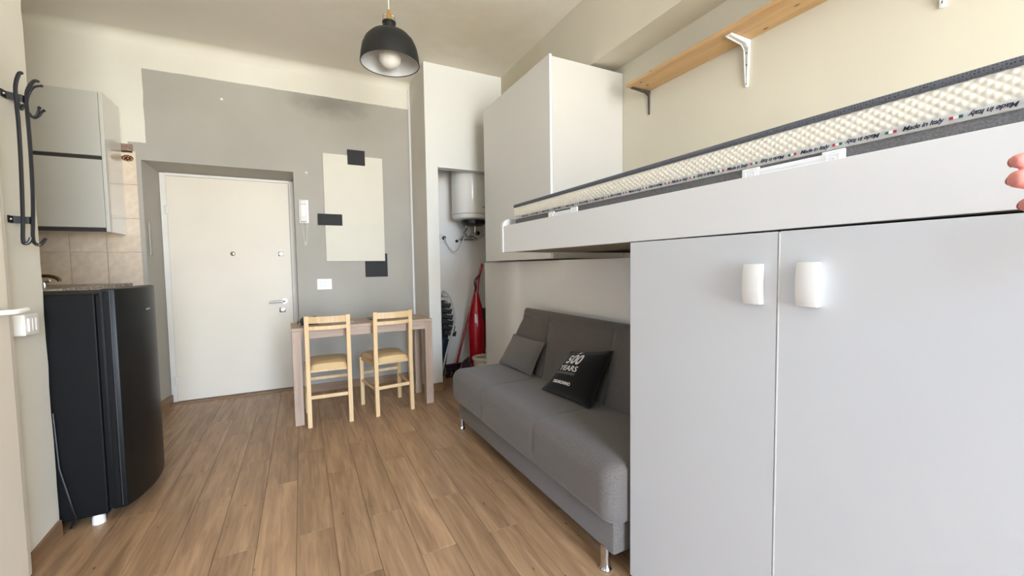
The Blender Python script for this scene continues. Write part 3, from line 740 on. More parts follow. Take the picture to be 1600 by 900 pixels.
for x in (CX-0.05, CX+0.05):
    b = B().tube([(x, CY+0.02, 1.60), (x, CY+0.03, 1.53), (x+0.02, CY+0.07, 1.50), (x+0.01, YB-0.03, 1.49)], 0.008, 8)
    put('pipe', b, m_chrome, t, True)
b = B().tube([(CX-0.05, CY, 1.57), (CX-0.09, CY-0.02, 1.52), (CX-0.06, CY-0.03, 1.475), (CX, CY-0.02, 1.49), (CX+0.05, CY, 1.46), (CX+0.07, CY+0.05, 1.47)], 0.010, 8)
put('hose', b, m_steel, t, True)
b = B().box((CX-0.075, YB-0.06, 1.455), (CX+0.09, YB-0.025, 1.475), 0.003)
put('manifold', b, m_chrome, t, True)
put('valve', B().lathe([(0, 0), (0.02, 0), (0.02, 0.025), (0, 0.025)], (CX+0.03, CY+0.05, 1.515), 12, 'y'), m_chrome, t, True)
put('tap_knob', B().lathe([(0, 0), (0.022, 0), (0.024, 0.02), (0.012, 0.035), (0, 0.035)], (CX+0.065, CY+0.02, 1.522), 14, 'x'), m_black_pl, t, True)
pts = [(1.362, YB-0.0735, 1.478)]
for i in range(1, 13):
    s_ = i/12; pts.append((1.37+s_*0.22, YB-0.05-0.1*s_, 1.475+s_*0.10-0.19*math.sin(PI*s_)**0.9))
put('power_cable', B().tube(pts, 0.006, 8), m_cordw, t, True)
t = thing('closet_socket', 'small socket with black plug inside the closet left of heater', 'socket', (1.36, YB-0.02, 1.475))
put('plate', B().box((1.325, YB-0.032, 1.43), (1.395, YB-0.021, 1.52), 0.004), m_white_pl, t)
put('plug', B().lathe([(0, 0), (0.019, 0), (0.019, 0.028), (0.01, 0.04), (0, 0.04)], (1.362, YB-0.072, 1.478), 14, 'y'), m_black_pl, t, True)
put('blanking_cap', B().lathe([(0, 0), (0.016, 0), (0.016, 0.008), (0, 0.008)], (1.515, YB-0.0295, 1.448), 14, 'y'), m_black_pl, bpy.data.objects['wall_closet_back'], True, label='small black round cap')

# stacked folding chairs leaning inside the closet opening (dark slats, grey tube)
t = thing('folding_chair', 'folded black chair with grey tube frame leaning in the closet', 'chair', (1.26, 4.0, 0))
fr0 = [(1.175, 3.97, 0.012), (1.222, 3.99, 0.20), (1.290, 4.0, 0.42), (1.345, 4.0, 0.62), (1.325, 4.0, 0.80), (1.280, 4.0, 0.90), (1.235, 4.0, 0.93)]
def sm(pts, k=6):
    out = []
    P = [Vector(p) for p in pts]
    for i in range(len(P)-1):
        p0, p1, p2, p3 = P[max(i-1, 0)], P[i], P[i+1], P[min(i+2, len(P)-1)]
        for j in range(k):
            s_ = j/k
            out.append(0.5*((2*p1)+(p2-p0)*s_+(2*p0-5*p1+4*p2-p3)*s_*s_+(3*p1-p0-3*p2+p3)*s_**3))
    out.append(P[-1]); return out
for dy in (0, 0.24):
    put('frame_tube', B().tube(sm([(p[0], p[1]-0.06+dy, p[2]) for p in fr0]), 0.011, 8), m_grey_pl, t, True, label='grey metal tube')
for k in range(6):
    z = 0.80-0.058*k
    xx = 1.255+0.010*k
    b = B().box((xx-0.06, 3.95, z-0.027), (xx+0.065, 4.17, z+0.024), 0.006, Matrix.Translation((xx, 4, z)) @ Matrix.Rotation(math.radians(14), 4, 'Y') @ Matrix.Translation((-xx, -4, -z)))
    put('back_slat', b, m_black_pl, t)
    put('slat_tip', B().tube([(xx-0.005, 3.947, z+0.020), (xx+0.045, 3.947, z+0.006)], 0.004, 6), m_grey_pl, t, True)
put('top_rail', B().box((1.20, 3.94, 0.842), (1.315, 4.18, 0.872), 0.008), m_grey_pl, t)
put('seat', B().prism([(1.190, 0.10), (1.245, 0.46), (1.305, 0.44), (1.235, 0.08)], 1, 3.96, 4.16, 0.006), m_navy, t)
put('rear_leg', B().tube([(1.20, 4.15, 0.012), (1.235, 4.15, 0.45), (1.23, 4.15, 0.85)], 0.010, 8), m_black_pl, t, True)
put('back_panel', B().prism([(1.185, 0.44), (1.19, 0.84), (1.30, 0.82), (1.315, 0.62), (1.29, 0.44)], 1, 3.985, 4.14, 0.005), m_navy, t)

t = thing('stick_vacuum', 'red upright stick vacuum cleaner standing in the closet', 'vacuum cleaner', (1.62, 3.98, 0))
VX, VY = 1.600, 3.97
prof = [(0, 0.02), (0.080, 0.02), (0.083, 0.10), (0.083, 0.28), (0.090, 0.42), (0.092, 0.55), (0.080, 0.66), (0.058, 0.76), (0.036, 0.84), (0.024, 0.90), (0, 0.91)]
b = B().lathe(prof, (VX, VY, 0), 28)
put('body', b, m_vac, t, True)
put('nozzle', B().prism([(VX-0.12, VY-0.08), (VX+0.12, VY-0.08), (VX+0.11, VY+0.08), (VX-0.11, VY+0.08)], 2, 0.0, 0.06, 0.01), m_black_pl, t, True)
put('handle_tube', B().tube(sm([(VX+0.01, VY, 0.89), (VX+0.03, VY, 1.05), (VX+0.075, VY, 1.19)]), 0.014, 10), m_vac, t, True)
put('grip', B().tube(sm([(VX+0.0, VY, 0.92), (VX-0.02, VY-0.02, 1.02), (VX+0.03, VY-0.01, 1.08)]), 0.011, 8), m_vac_dark, t, True)
put('label_strip', B().box((VX-0.055, VY-0.087, 0.60), (VX-0.035, VY-0.072, 0.69), 0.003, Matrix.Translation((0, -0.002, 0))), m_white_pl, t, label='pale window strip')
put('switch', B().box((VX+0.045, VY-0.080, 0.62), (VX+0.075, VY-0.045, 0.74), 0.006), m_black_pl, t)
put('dust_hose', B().tube(sm([(VX+0.075, VY-0.02, 0.74), (VX+0.105, VY-0.01, 0.60), (VX+0.10, VY, 0.42), (VX+0.075, VY, 0.30)]), 0.016, 10), m_vac, t, True)
t = thing('broom', 'red broom handle leaning across the closet behind the sofa', 'broom', (1.42, 3.95, 0))
put('handle', B().tube([(1.440, 4.16, 0.14), (1.76, 4.19, 1.20)], 0.011, 10), m_vac, t, True)
put('head', B().box((1.32, 4.13, 0.09), (1.56, 4.19, 0.145), 0.012), m_purple, t)
b = B()
for i in range(60):
    x = 1.328+0.225*(i % 20)/19; y = 4.140+0.02*(i//20)
    b.tube([(x, y, 0.095), (x+random.uniform(-0.01, 0.01), y+random.uniform(-0.01, 0.01), 0.004)], 0.003, 4)
o = put('bristles', b, m_purple, t); o['kind'] = 'stuff'
t = thing('dark_bag', 'dark plum bag slumped on closet floor beside the folded chair', 'bag', (1.40, 3.74, 0))
def blob(u, v):
    a = 2*PI*v; h = u
    r = (0.115*math.sin(PI*min(1, h*0.93+0.06))**0.55)*(1+0.10*math.sin(5*a+3*h)+0.05*math.sin(9*a))
    return (1.385+r*math.cos(a)*0.62, 3.73+r*math.sin(a)*0.5, 0.275*h+0.01*math.sin(4*a)*h)
put('sack', B().grid(blob, 16, 28, wrap_v=True, cap=True), m_purple, t, True)
put('knot', B().tube(sm([(1.375, 3.72, 0.26), (1.40, 3.70, 0.30), (1.42, 3.73, 0.27)]), 0.010, 8), m_purple, t, True)
t = thing('bucket', 'beige round basket with thick rolled rim behind the sofa end', 'bucket', (1.585, 3.725, 0))
b = B().lathe([(0, 0.01), (0.095, 0.0), (0.110, 0.05), (0.118, 0.27), (0.113, 0.28), (0.105, 0.27), (0.098, 0.05), (0, 0.03)], (1.585, 3.725, 0), 28)
put('bowl', b, m_beige, t, True)
put('rim', B().tube([(1.585+0.115*math.cos(2*PI*i/28), 3.725+0.115*math.sin(2*PI*i/28), 0.272) for i in range(28)], 0.018, 8, closed=True), m_beige, t, True)

# ------------------------------------------------------------------ low white board behind the sofa
put('back_board', B().box((1.535, 1.16, 0), (1.555, 3.585, 1.205), 0.002), M('board_gloss_white', (244, 241, 234), 0.18, 0.01, 2, spec=0.8, coat=0.5), None, label='low white board standing upright behind the grey sofa', cat='board')

# ------------------------------------------------------------------ sofa (local: x depth, y length)
SO = (0.985, 1.135, 0); SR = math.radians(0.7)
t = thing('sofa', 'dark grey fabric sofa bed with chrome legs below the loft bed', 'sofa', SO, SR)
g = lambda n, bb, m=m_sofa, sm_=True, **k: put(n, bb, m, t, sm_, local=True, **k)
SL = 1.70
seams = (0.545, 1.155)
def dip(y, w=0.018):
    return max(math.exp(-((y-s_)/w)**2) for s_ in seams)
# seat slab cross-section (x,z), rounded, front overhangs the plinth
def rrect(x0, z0, x1, z1, r, n=6):
    out = []
    for cx, cz, a0 in ((x1-r, z1-r, 0), (x0+r, z1-r, PI/2), (x0+r, z0+r, PI), (x1-r, z0+r, 1.5*PI)):
        for i in range(n+1):
            a = a0+PI/2*i/n; out.append((cx+r*math.cos(a), cz+r*math.sin(a)))
    return out
sec = rrect(-0.032, 0.200, 0.46, 0.440, 0.065)
# subdivide long flats so the padding can dip at the seams
sec2 = []
for i, p in enumerate(sec):
    q = sec[(i+1) % len(sec)]; d_ = math.hypot(q[0]-p[0], q[1]-p[1]); k = max(1, int(d_/0.05))
    for j in range(k): sec2.append((p[0]+(q[0]-p[0])*j/k, p[1]+(q[1]-p[1])*j/k))
cxs, czs = 0.21, 0.33
def seatfn(u, v):
    y = u*SL; i = int(round(v*len(sec2))) % len(sec2); x, z = sec2[i]
    e = min(y, SL-y); sh = 0.0
    if e < 0.06: sh = 0.045*(1-math.sqrt(max(0, 1-(1-e/0.06)**2)))
    inset = 0.004*dip(y, 0.012)+sh
    if z > 0.26:
        # gentle crown between the seams
        ph = 0.5
        pads = [0, seams[0], seams[1], SL]
        for a_, c_ in zip(pads, pads[1:]):
            if a_ <= y <= c_: ph = (y-a_)/(c_-a_)
        crown = 0.006*math.sin(PI*ph)*math.sin(PI*min(1, max(0, (x+0.03)/0.46)))
    else: crown = 0
    dx, dz = x-cxs, z-czs; L = math.hypot(dx, dz)
    return (x-dx/L*inset, y, z-dz/L*inset+crown)
b = B(); b.grid(seatfn, 150, len(sec2), wrap_v=True, cap=True)
g('seat', b)
# stitched button marks on the front of the seat at the seams
for s_ in seams:
    bb = B(); bb.tube([(-0.027, s_, 0.325), (-0.0275, s_+0.001, 0.295), (-0.025, s_, 0.275)], 0.004, 6)
    g('stitch', bb)
g('plinth', B().box((0.006, 0.02, 0.088), (0.46, SL-0.05, 0.216), 0.012))
# backrest: leaning, outline narrows towards its rounded top corners
def backfn(u, v):
    # v runs round the section: front up, over the top, back down
    H = 0.435
    if v < 0.42: h = v/0.42; x = 0.400+0.070*h; side = 0
    elif v < 0.58:
        a = (v-0.42)/0.16*PI; h = 1+0.065*math.sin(a); x = 0.470+0.028*(1-math.cos(a)); side = 1
    else: h = 1-(v-0.58)/0.42; x = 0.480+0.046*h; side = 2
    z = 0.425+H*(h if side != 1 else 1)*0.93+(0.035*math.sin((v-0.42)/0.16*PI) if side == 1 else 0)
    hh = max(0.0, min(1.0, h))
    y1 = SL-0.03-0.17*hh**1.5; y0 = 0.02
    y = y0+(y1-y0)*u
    if side == 0:
        e = min(y-y0, y1-y); k = 0.0
        if e < 0.05: k = 0.03*(1-math.sqrt(max(0, 1-(1-e/0.05)**2)))
        x += k+0.009*dip(y, 0.014)
        x -= 0.012*math.sin(PI*hh)*(1-0.9*dip(y, 0.05))
        if h > 0.9: x += 0.02*(h-0.9)*10*0.5
    return (x, y, z)
b = B(); b.grid(backfn, 150, 50, cap=False)
# close the ends
b.bm.verts.ensure_lookup_table()
es = [e for e in b.bm.edges if e.is_boundary]
bmesh.ops.holes_fill(b.bm, edges=es, sides=0)
bmesh.ops.recalc_face_normals(b.bm, faces=b.bm.faces)
g('backrest', b)
for x, y in ((0.020, 0.08), (0.030, SL-0.045), (0.40, 0.08), (0.40, SL-0.10)):
    g('leg', B().lathe([(0, 0), (0.024, 0), (0.025, 0.006), (0.021, 0.012), (0.019, 0.03), (0.019, 0.10), (0, 0.10)], (x, y, 0), 20), m_chrome, True, label='chrome cylinder leg')

# cushions
t = thing('grey_cushion', 'small dark grey cushion leaning at the far end of the sofa', 'cushion', (1.33, 2.58, 0.44))
b = B().pillow((1.290, 2.775, 0.452), (1.315, 2.335, 0.452), (1.372, 2.247, 0.676), (1.362, 2.662, 0.676), 0.088)
put('cover', b, m_cushion, t, True)
q = [Vector(p) for p in ((1.290, 2.775, 0.452), (1.315, 2.335, 0.452), (1.372, 2.247, 0.676), (1.362, 2.662, 0.676))]
b = B()
def seamline(q, nn=12):
    out = []
    nr = (q[1]-q[0]).cross(q[3]-q[0]).normalized()
    for (u0, v0), (u1, v1) in (((0, 0), (1, 0)), ((1, 0), (1, 1)), ((1, 1), (0, 1)), ((0, 1), (0, 0))):
        for i in range(nn): out.append(pil(*q, nr, 0.1, u0+(u1-u0)*i/nn, v0+(v1-v0)*i/nn, 1))
    return out
put('seam', B().tube(seamline(q), 0.0035, 6, closed=True), m_cushion, t, True)

t = thing('black_cushion', 'black printed square cushion lying back against the sofa backrest', 'cushion', (1.32, 1.88, 0.44))
cq = [Vector(p) for p in ((1.218, 2.035, 0.453), (1.262, 1.645, 0.453), (1.398, 1.628, 0.730), (1.380, 1.968, 0.668))]
b = B().pillow(*cq, 0.10)
put('cover', b, m_black_cloth, t, True)
put('seam', B().tube(seamline(cq), 0.003, 6, closed=True), m_black_cloth, t, True)
cn = (cq[1]-cq[0]).cross(cq[3]-cq[0]).normalized()
CWD = 0.38
def print_text(body, size, cu, cv, mat, name, bold=0.0, spacing=1.0, sx=1.0, sy=1.0):
    bm = text_bm(body, size, 0, spacing, bold)
    bmesh.ops.subdivide_edges(bm, edges=[e for e in bm.edges if e.calc_length() > 0.02], cuts=2)
    for v in bm.verts:
        u = cu+v.co.x*sx/CWD; w = cv+v.co.y*sy/0.36
        v.co = pil(*cq, cn, 0.10, u, w, 1)+cn*0.0025
    bb = B(); bb.bm = bm
    return put(name, bb, mat, t, label='white print reading '+body)
print_text('5', 0.092, 0.265, 0.740, m_print, 'print', 0.003, sx=0.9, sy=1.1)
print_text('0', 0.100, 0.385, 0.750, m_print, 'print', 0.003, sx=0.9, sy=1.15)
print_text('0', 0.100, 0.510, 0.745, m_print, 'print', 0.003, sx=0.95, sy=1.15)
b = B(); bm = bmesh.new(); vs = []
for p in ((0.355, 0.905), (0.415, 0.905), (0.400, 0.935), (0.445, 0.955), (0.350, 0.955), (0.370, 0.935)):
    vs.append(bm.verts.new(pil(*cq, cn, 0.10, p[0], p[1], 1)+cn*0.003))
bm.faces.new(vs); b.bm = bm; put('print', b, m_print, t, label='white bottle-stopper mark above the number')
print_text('YEARS', 0.058, 0.385, 0.535, m_print, 'print', 0.0012)
print_text('ANNIVERSARY', 0.027, 0.375, 0.425, m_print_grey, 'print', 0.0)
print_text('DISARONNO', 0.030, 0.395, 0.225, m_print, 'print', 0.0012, sx=0.85)

# ------------------------------------------------------------------ tall hanging cabinet at the foot of the bed
t = thing('hanging_cabinet', 'large pale two-door cabinet on right wall above the sofa', 'cabinet', (1.79, 2.88, 1.215))
put('body', B().box((1.502, 2.338, 1.215), (XW-0.002, 3.427, 2.530), 0.002), m_cab_side, t)
put('door', B().box((1.480, 2.338, 1.215), (1.499, 3.427, 2.540), 0.002), m_lam_grey, t)
put('edge_band', B().box((1.4795, 2.3355, 1.216), (1.4985, 2.3378, 2.539)), m_lam_edge, t, label='bright white door edge')
put('cam_cap', B().lathe([(0, 0), (0.008, 0), (0.008, 0.002), (0, 0.002)], (1.53, 2.3365, 1.235), 10, 'y'), m_grey_pl, t)

# ------------------------------------------------------------------ loft bed, mattress, wardrobe (a run turned 2.3 degrees)
BR = math.radians(2.3); BX = math.radians(-0.22)
BO = (1.04, 1.12, 0)
t = thing('wardrobe', 'white two-door wardrobe carrying the loft bed, in right foreground', 'wardrobe', BO, BR)
g = lambda n, bb, m=m_ward, sm_=False, **k: put(n, bb, m, t, sm_, local=True, **k)
WL = 1.045
g('body', B().box((0.020, -WL, 0.0), (0.93, 0.0, 1.2460), 0.002))
g('plinth', B().box((0.012, -WL+0.004, 0.0), (0.020, -0.004, 0.06)))
def grip(y, zc):
    # shell handle: convex plate open towards its hinge side
    pts = []
    for i in range(9):
        s_ = i/8; pts.append((-0.019-0.020-0.006*math.sin(PI*s_), zc-0.052+0.104*s_))
    pts += [(-0.018, zc+0.052), (-0.018, zc-0.052)]
    return B().prism(pts, 1, y-0.022, y+0.022, 0.002)
d = g('door', B().box((-0.002, -0.4985, 0.03), (0.018, -0.001, 1.2460), 0.0015))
put('handle', grip(-0.446, 1.114), m_lam_edge, d, True, local=True)
d = g('door', B().box((-0.002, -WL, 0.03), (0.018, -0.5035, 1.2460), 0.0015))
put('handle', grip(-0.574, 1.117), m_lam_edge, d, True, local=True)
g('edge_band', B().box((-0.0026, -0.5045, 0.03), (0.018, -0.5012, 1.243)), m_lam_edge, label='bright door edge at the seam')
for o in [x for x in bpy.data.objects if x.name.startswith('handle') and x.parent and x.parent.parent == t]:
    o.data.transform(Matrix.Translation((0.016, 0, 0)))

t = thing('loft_bed', 'white loft bed with deep side board across the upper right', 'bed', BO, (BX, 0, BR))
g = lambda n, bb, m=m_lam, sm_=False, **k: put(n, bb, m, t, sm_, local=True, **k)
g('side_board', B().box((0.0, -1.12, 1.249), (0.022, 0.945, 1.394), 0.0015))
# footboard with a rounded outer top corner
pts = [(-0.004, 1.249), (1.0, 1.249), (1.0, 1.434)]+[(0.041-0.045*math.sin(a), 1.389+0.045*math.cos(a)) for a in [PI/2*i/8 for i in range(9)]]
b = B().prism(pts, 1, 0.945, 0.967, 0.0015)
g('footboard', b, m_lam_edge)
g('base_board', B().box((0.022, -1.12, 1.252), (1.0, 0.945, 1.272)), m_under)
g('rear_rail', B().box((0.98, -1.12, 1.272), (1.0, 0.945, 1.36), 0.0015))
g('edge_line', B().box((0.003, -1.06, 1.2470), (0.021, 0.0, 1.2488)), m_dark_gap, label='dark shadow gap strip under the side board')

t = thing('mattress', 'cream quilted mattress with charcoal border in the loft bed', 'mattress', BO, (BX, 0, BR))
g = lambda n, bb, m=m_quilt, sm_=True, **k: put(n, bb, m, t, sm_, local=True, **k)
MX0, MX1, MY0, MY1 = 0.030, 0.955, -1.09, 0.865
def sag(y):   # long edges sag a little towards the foot end
    return 0.010*max(0.0, min(1.0, (0.9-y)/1.4))
g('base_band', B().box((MX0, MY0, 1.273), (MX1, MY1, 1.424), 0.006), m_mat_dark)
# quilted side and top: real small diamonds
def q_side(u, v):
    y = MY0+(MY1-MY0)*u; z = 1.436+(0.052+sag(y)*0.9)*v
    d_ = abs(math.sin(PI*(y/0.020+v*3.5)))*abs(math.sin(PI*(y/0.020-v*3.5)))
    return (MX0-0.005*math.sin(PI*v)-0.0017*d_, y, z)
b = B().grid(q_side, 900, 30)
g('quilted_side', b)
def q_end(u, v):
    x = MX0+(MX1-MX0)*u; return (x, MY1+0.004*math.sin(PI*v), 1.436+0.052*v)
g('quilted_end', B().grid(q_end, 40, 6))
def q_top(u, v):
    y = MY0+(MY1-MY0)*u; x = MX0+(MX1-MX0)*v
    return (x, y, 1.488+sag(y)*0.9+0.008*(math.sin(PI*u)*math.sin(PI*v))**0.5)
g('quilted_top', B().grid(q_top, 40, 20))
g('core', B().box((MX0+0.004, MY0+0.004, 1.41), (MX1-0.004, MY1-0.004, 1.487)), m_quilt, False)
loop = [(MX0-0.001, MY0+(MY1-MY0)*i/40, 1.492+sag(MY0+(MY1-MY0)*i/40)) for i in range(41)]
loop += [(MX0+0.02+(MX1-MX0-0.02)*i/10, MY1, 1.492) for i in range(1, 11)]
g('piping', B().tube(loop, 0.0085, 10), m_piping)
# printed tape with wavy lower edge
b = B(); bm = bmesh.new(); n = 400; rows = []
for i in range(n+1):
    y = MY0+(MY1-MY0)*i/n; w = 0.0012*math.sin(2*PI*y/0.031)
    rows.append((bm.verts.new((MX0-0.0065, y, 1.4215+w+sag(y)*0.1)), bm.verts.new((MX0-0.0070, y, 1.4375+sag(y)*0.1))))
for A, C in zip(rows, rows[1:]): bm.faces.new((A[0], C[0], C[1], A[1]))
bmesh.ops.solidify(bm, geom=bm.faces[:], thickness=0.0015); b.bm = bm
tape = g('tape', b, m_tape, False, label='white printed tape')
# "Made in Italy", alternately upright and turned over, with small tricolour flags between
txt = text_bm('Made in Italy', 0.0165, 0.35, 0.92, 0.0004)
tm = bpy.data.meshes.new('lettering')
for v in txt.verts: v.co = Vector((0, -v.co.x*0.46/0.60, v.co.y*0.75))
txt.to_mesh(tm); txt.free(); tm.materials.append(m_ink)
fm = []
for nm, mm, y0, y1 in (('r', m_red, -0.009, -0.0035), ('w', m_white_pl, -0.0035, 0.0035), ('g', m_green, 0.0035, 0.009)):
    bb = B().box((-0.0006, y0, -0.0026), (0.0006, y1, 0.0026)); me = bpy.data.meshes.new('flag'); bb.bm.to_mesh(me); bb.bm.free(); me.materials.append(mm); fm.append(me)
y = -0.756-0.0940*3; k = 1
while y < 0.83:
    zt = 1.4295+sag(y)*0.1
    o = bpy.data.objects.new('lettering', tm); COL.objects.link(o); o.parent = tape
    o.location = (MX0-0.0084, y, zt); o.rotation_euler = (0 if k % 2 == 0 else PI, 0, 0)
    yf = y+0.047
    if yf < 0.85:
        for me in fm:
            o = bpy.data.objects.new('flag', me); COL.objects.link(o); o.parent = tape
            o.location = (MX0-0.0084, yf, zt); o.rotation_euler = (0 if k % 2 == 0 else PI, 0, 0)
    y += 0.0940; k += 1
# carry handles
for y0, y1 in ((-0.63, -0.395), (0.323, 0.537)):
    b = B().box((MX0-0.008, y0+0.03, 1.380), (MX0-0.004, y1-0.03, 1.414), 0.001)
    for zz in (1.390, 1.397, 1.405): b.box((MX0-0.0095, y0+0.03, zz-0.0012), (MX0-0.0075, y1-0.03, zz+0.0012))
    h = g('carry_handle', b, m_tape, False, label='white woven carry handle')
    for yy in (y0, y1-0.045):
        bb = B().box((MX0-0.009, yy, 1.372), (MX0-0.001, yy+0.045, 1.4195), 0.0015)
        for a_, c_ in (((yy+0.010, 1.383), (yy+0.010, 1.410)), ((yy+0.035, 1.383), (yy+0.035, 1.410)), ((yy+0.010, 1.410), (yy+0.035, 1.410)), ((yy+0.018, 1.383), (yy+0.018, 1.402)), ((yy+0.018, 1.402), (yy+0.027, 1.402))):
            bb.tube([(MX0-0.0092, a_[0], a_[1]), (MX0-0.0092, c_[0], c_[1])], 0.0012, 5)
        for zz in (1.378, 1.415): bb.tube([(MX0-0.0092, yy+0.005, zz), (MX0-0.0092, yy+0.040, zz)], 0.0010, 5)
        put('stitched_patch', bb, m_tape, h, local=True)

# ------------------------------------------------------------------ pine shelf on the right wall
t = thing('wall_shelf', 'long knotty pine shelf on brackets high on right wall', 'shelf', (2.0, 1.2, 2.31))
put('board', B().box((1.913, 0.30, 2.312), (XW-0.001, 2.105, 2.332), 0.0015), m_pine, t)
def bracket(y, d, h, w, ridge):
    b = B()
    b.prism([(XW-0.001, 2.311), (XW-d, 2.311), (XW-d, 2.306), (XW-0.03, 2.298), (XW-0.010, 2.28), (XW-0.005, 2.311-h), (XW-0.001, 2.311-h)], 1, y-w/2, y+w/2, 0.001)
    for v in b.bm.verts:
        if v.co.z < 2.285: v.co.y = y+(v.co.y-y)*0.55
    if ridge:
        b.tube([(XW-d+0.008, y-w*0.36, 2.305), (XW-0.036, y-w*0.36, 2.294), (XW-0.013, y-w*0.36, 2.272), (XW-0.008, y-w*0.12, 2.325-h)], 0.0035, 6)
        b.tube([(XW-d+0.008, y+w*0.36, 2.305), (XW-0.036, y+w*0.36, 2.294), (XW-0.013, y+w*0.36, 2.272), (XW-0.008, y+w*0.12, 2.325-h)], 0.0035, 6)
    return b
p = put('bracket', bracket(2.085, 0.155, 0.150, 0.022, False), m_brk_dark, t, label='dark iron bracket')
for y in (1.405, 0.668):
    p = put('bracket', bracket(y, 0.155, 0.232, 0.034, True), m_brk_white, t, True, label='white ribbed bracket')
    for zz in (2.095, 2.19, 2.25): put('screw', B().lathe([(0, 0), (0.004, 0), (0.003, 0.002), (0, 0.002)], (XW-0.0085, y, zz), 8, 'x', Matrix.Translation((-0.002, 0, 0))), m_brk_dark, p)

# ------------------------------------------------------------------ pendant lamp
LX, LY = 0.522, 2.60
t = thing('pendant_lamp', 'black dome pendant lamp with brass neck and globe bulb', 'lamp', (LX, LY, ZC))
out = [(0.172, 2.392), (0.171, 2.405), (0.167, 2.44), (0.158, 2.485), (0.140, 2.525), (0.112, 2.555), (0.075, 2.573), (0.040, 2.580), (0.0, 2.580)]
inn = [(0.0, 2.572), (0.040, 2.572), (0.073, 2.565), (0.107, 2.548), (0.133, 2.520), (0.152, 2.482), (0.161, 2.44), (0.166, 2.405), (0.168, 2.392)]
put('shade', B().lathe(out, (LX, LY, 0), 56), m_lamp_out, t, True)
put('shade_lining', B().lathe(inn, (LX, LY, 0), 56), m_lamp_in, t, True, label='white inside of the shade')
put('shade_rim', B().tube([(LX+0.170*math.cos(2*PI*i/56), LY+0.170*math.sin(2*PI*i/56), 2.392) for i in range(56)], 0.003, 6, closed=True), m_lamp_out, t, True)
put('neck', B().lathe([(0, 2.578), (0.036, 2.578), (0.036, 2.622), (0.040, 2.626), (0.040, 2.634), (0, 2.634)], (LX, LY, 0), 24), m_lamp_out, t, True)
put('socket', B().lathe([(0, 2.634), (0.013, 2.634), (0.015, 2.68), (0.011, 2.69), (0.007, 2.705), (0, 2.705)], (LX, LY, 0), 20), m_brass, t, True, label='brass cord grip')
b = B()
for s_ in (-1, 1):
    b.tube(sm([(LX+s_*0.034, LY, 2.632), (LX+s_*0.034, LY, 2.668), (LX+s_*0.026, LY, 2.676), (LX+s_*0.004, LY, 2.677)]), 0.0022, 6)
put('yoke', b, m_steel, t, True)
put('bulb', B().lathe([(0, 2.364+0.0)]+[(0.066*math.sin(a), 2.430-0.066*math.cos(a)) for a in [PI*i/20 for i in range(1, 17)]]+[(0.030, 2.52), (0.024, 2.575)], (LX, LY, 0), 32), m_bulb, t, True)
put('cord', B().tube([(LX, LY, 2.70), (LX, LY, ZC-0.02)], 0.003, 8), m_cordw, t, True)
put('ceiling_rose', B().lathe([(0, ZC-0.03), (0.03, ZC-0.03), (0.045, ZC), (0, ZC)], (LX, LY, 0), 24), m_white_pl, t, True)

# ------------------------------------------------------------------ the hand reaching in at the right edge
HO = Vector((0.642, 0.152, 1.249))
EX = Vector((0.8913, -0.4532, -0.0145)); EY = Vector((0.0369, 0.0407, 0.9985)); EZ = Vector((-0.4519, -0.8905, 0.0530))
def hp(x, y, z): return HO+EX*x+EY*y+EZ*z
def chain(pts, rad):
    me = bpy.data.meshes.new('c'); me.from_pydata([hp(*p) for p in pts], [(i, i+1) for i in range(len(pts)-1)], []); me.update()
    ob = bpy.data.objects.new('c', me); COL.objects.link(ob)
    sk = ob.modifiers.new('s', 'SKIN'); sk.use_smooth_shade = True
    for v, r in zip(me.skin_vertices[0].data, rad): v.radius = (r, r)
    me.skin_vertices[0].data[len(pts)-1].use_root = True
    su = ob.modifiers.new('u', 'SUBSURF'); su.levels = 2; su.render_levels = 2
    dg = bpy.context.evaluated_depsgraph_get(); dg.update()
    m2 = bpy.data.meshes.new_from_object(ob.evaluated_get(dg)); bm = bmesh.new(); bm.from_mesh(m2)
    bpy.data.objects.remove(ob); bpy.data.meshes.remove(m2); return bm
hb = B()
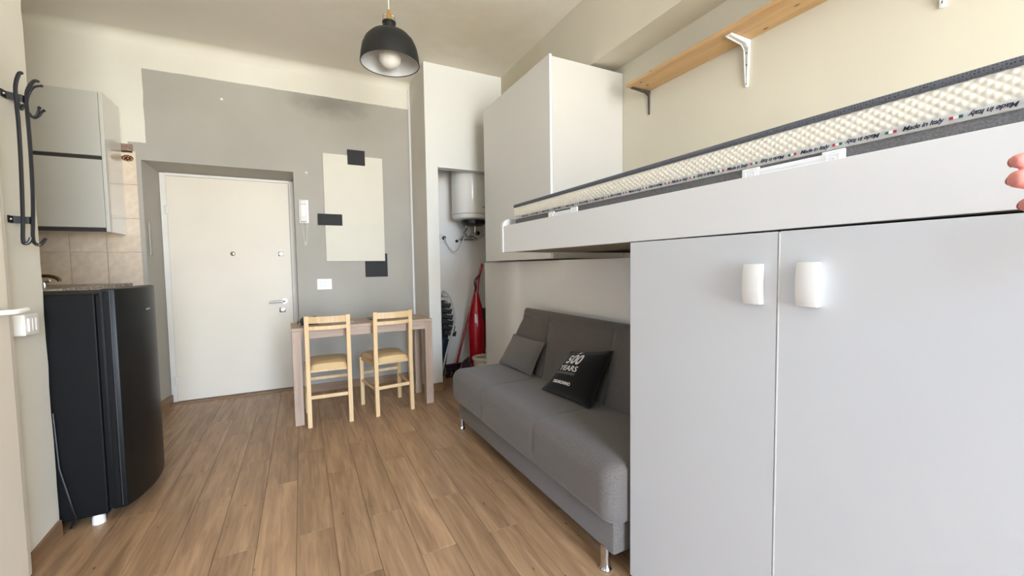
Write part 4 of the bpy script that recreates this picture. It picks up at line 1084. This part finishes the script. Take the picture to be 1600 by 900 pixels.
# fingers: tip, last joint, middle joint, knuckle, rooted in the palm (x to the wrist, y up, z to the camera)
F = [([(0.004, 0.0190, 0.000), (0.024, 0.0215, 0.006), (0.046, 0.0255, 0.010), (0.088, 0.0290, 0.000), (0.125, 0.018, -0.004)], (0.0068, 0.0100, 0.0108, 0.0112, 0.012)),
     ([(0.000, 0.0015, 0.002), (0.021, 0.0002, 0.009), (0.046, 0.0000, 0.013), (0.093, 0.0050, 0.002), (0.130, 0.006, -0.003)], (0.0082, 0.0128, 0.0130, 0.0120, 0.012)),
     ([(0.009, -0.0235, 0.004), (0.030, -0.0275, 0.010), (0.054, -0.0260, 0.013), (0.093, -0.0180, 0.002), (0.130, -0.008, -0.003)], (0.0070, 0.0104, 0.0108, 0.0108, 0.012)),
     ([(0.034, -0.0570, 0.006), (0.050, -0.0560, 0.011), (0.068, -0.0500, 0.012), (0.100, -0.0350, 0.000), (0.132, -0.020, -0.004)], (0.0058, 0.0082, 0.0086, 0.0096, 0.011)),
     ([(0.062, 0.052, 0.040), (0.082, 0.050, 0.036), (0.108, 0.042, 0.024), (0.140, 0.022, 0.006)], (0.0072, 0.0098, 0.0115, 0.014))]
for p, r in F: hb.add(chain(p, r))
hb.add(chain([(0.100, 0.004, -0.002), (0.135, 0.004, -0.003), (0.165, 0.004, -0.003), (0.190, 0.004, -0.002), (0.27, 0.000, -0.004), (0.42, -0.03, -0.01)], (0.024, 0.030, 0.027, 0.024, 0.031, 0.038)))
hb.add(chain([(0.098, 0.022, -0.001), (0.150, 0.014, -0.003), (0.185, 0.006, -0.002)], (0.013, 0.016, 0.02)))
hb.add(chain([(0.102, -0.020, -0.001), (0.150, -0.012, -0.003), (0.185, 0.002, -0.002)], (0.013, 0.016, 0.02)))
me = bpy.data.meshes.new('h'); hb.bm.to_mesh(me); hb.bm.free()
ob = bpy.data.objects.new('h', me); COL.objects.link(ob)
rm = ob.modifiers.new('r', 'REMESH'); rm.mode = 'VOXEL'; rm.voxel_size = 0.0016
cs = ob.modifiers.new('s', 'SMOOTH'); cs.factor = 0.5; cs.iterations = 4
dg = bpy.context.evaluated_depsgraph_get(); dg.update()
m2 = bpy.data.meshes.new_from_object(ob.evaluated_get(dg)); bm = bmesh.new(); bm.from_mesh(m2)
bpy.data.objects.remove(ob); bpy.data.meshes.remove(m2)
t = thing('hand', 'bare hand with pink fingertips reaching in at the right picture edge', 'hand', tuple(HO))
b = B(); b.bm = bm
put('skin', b, m_skin, t, 180)
for (p, r) in F[:4]:
    a0 = Vector(hp(*p[0])); a1 = Vector(hp(*p[1])); d = (a1-a0).normalized(); nz = EZ-d*EZ.dot(d); nz.normalize(); sx = d.cross(nz)
    c = a0+d*0.004-nz*(-r[0]*0.0)
    bb = B().grid(lambda u, v: c+d*(0.011*u)+sx*((v-0.5)*0.0095)-nz*(r[0]*1.16*math.cos((v-0.5)*1.9)+0.0012), 6, 8)
    bmesh.ops.solidify(bb.bm, geom=bb.bm.faces[:], thickness=0.0006)
    put('fingernail', bb, m_nail, t, True)
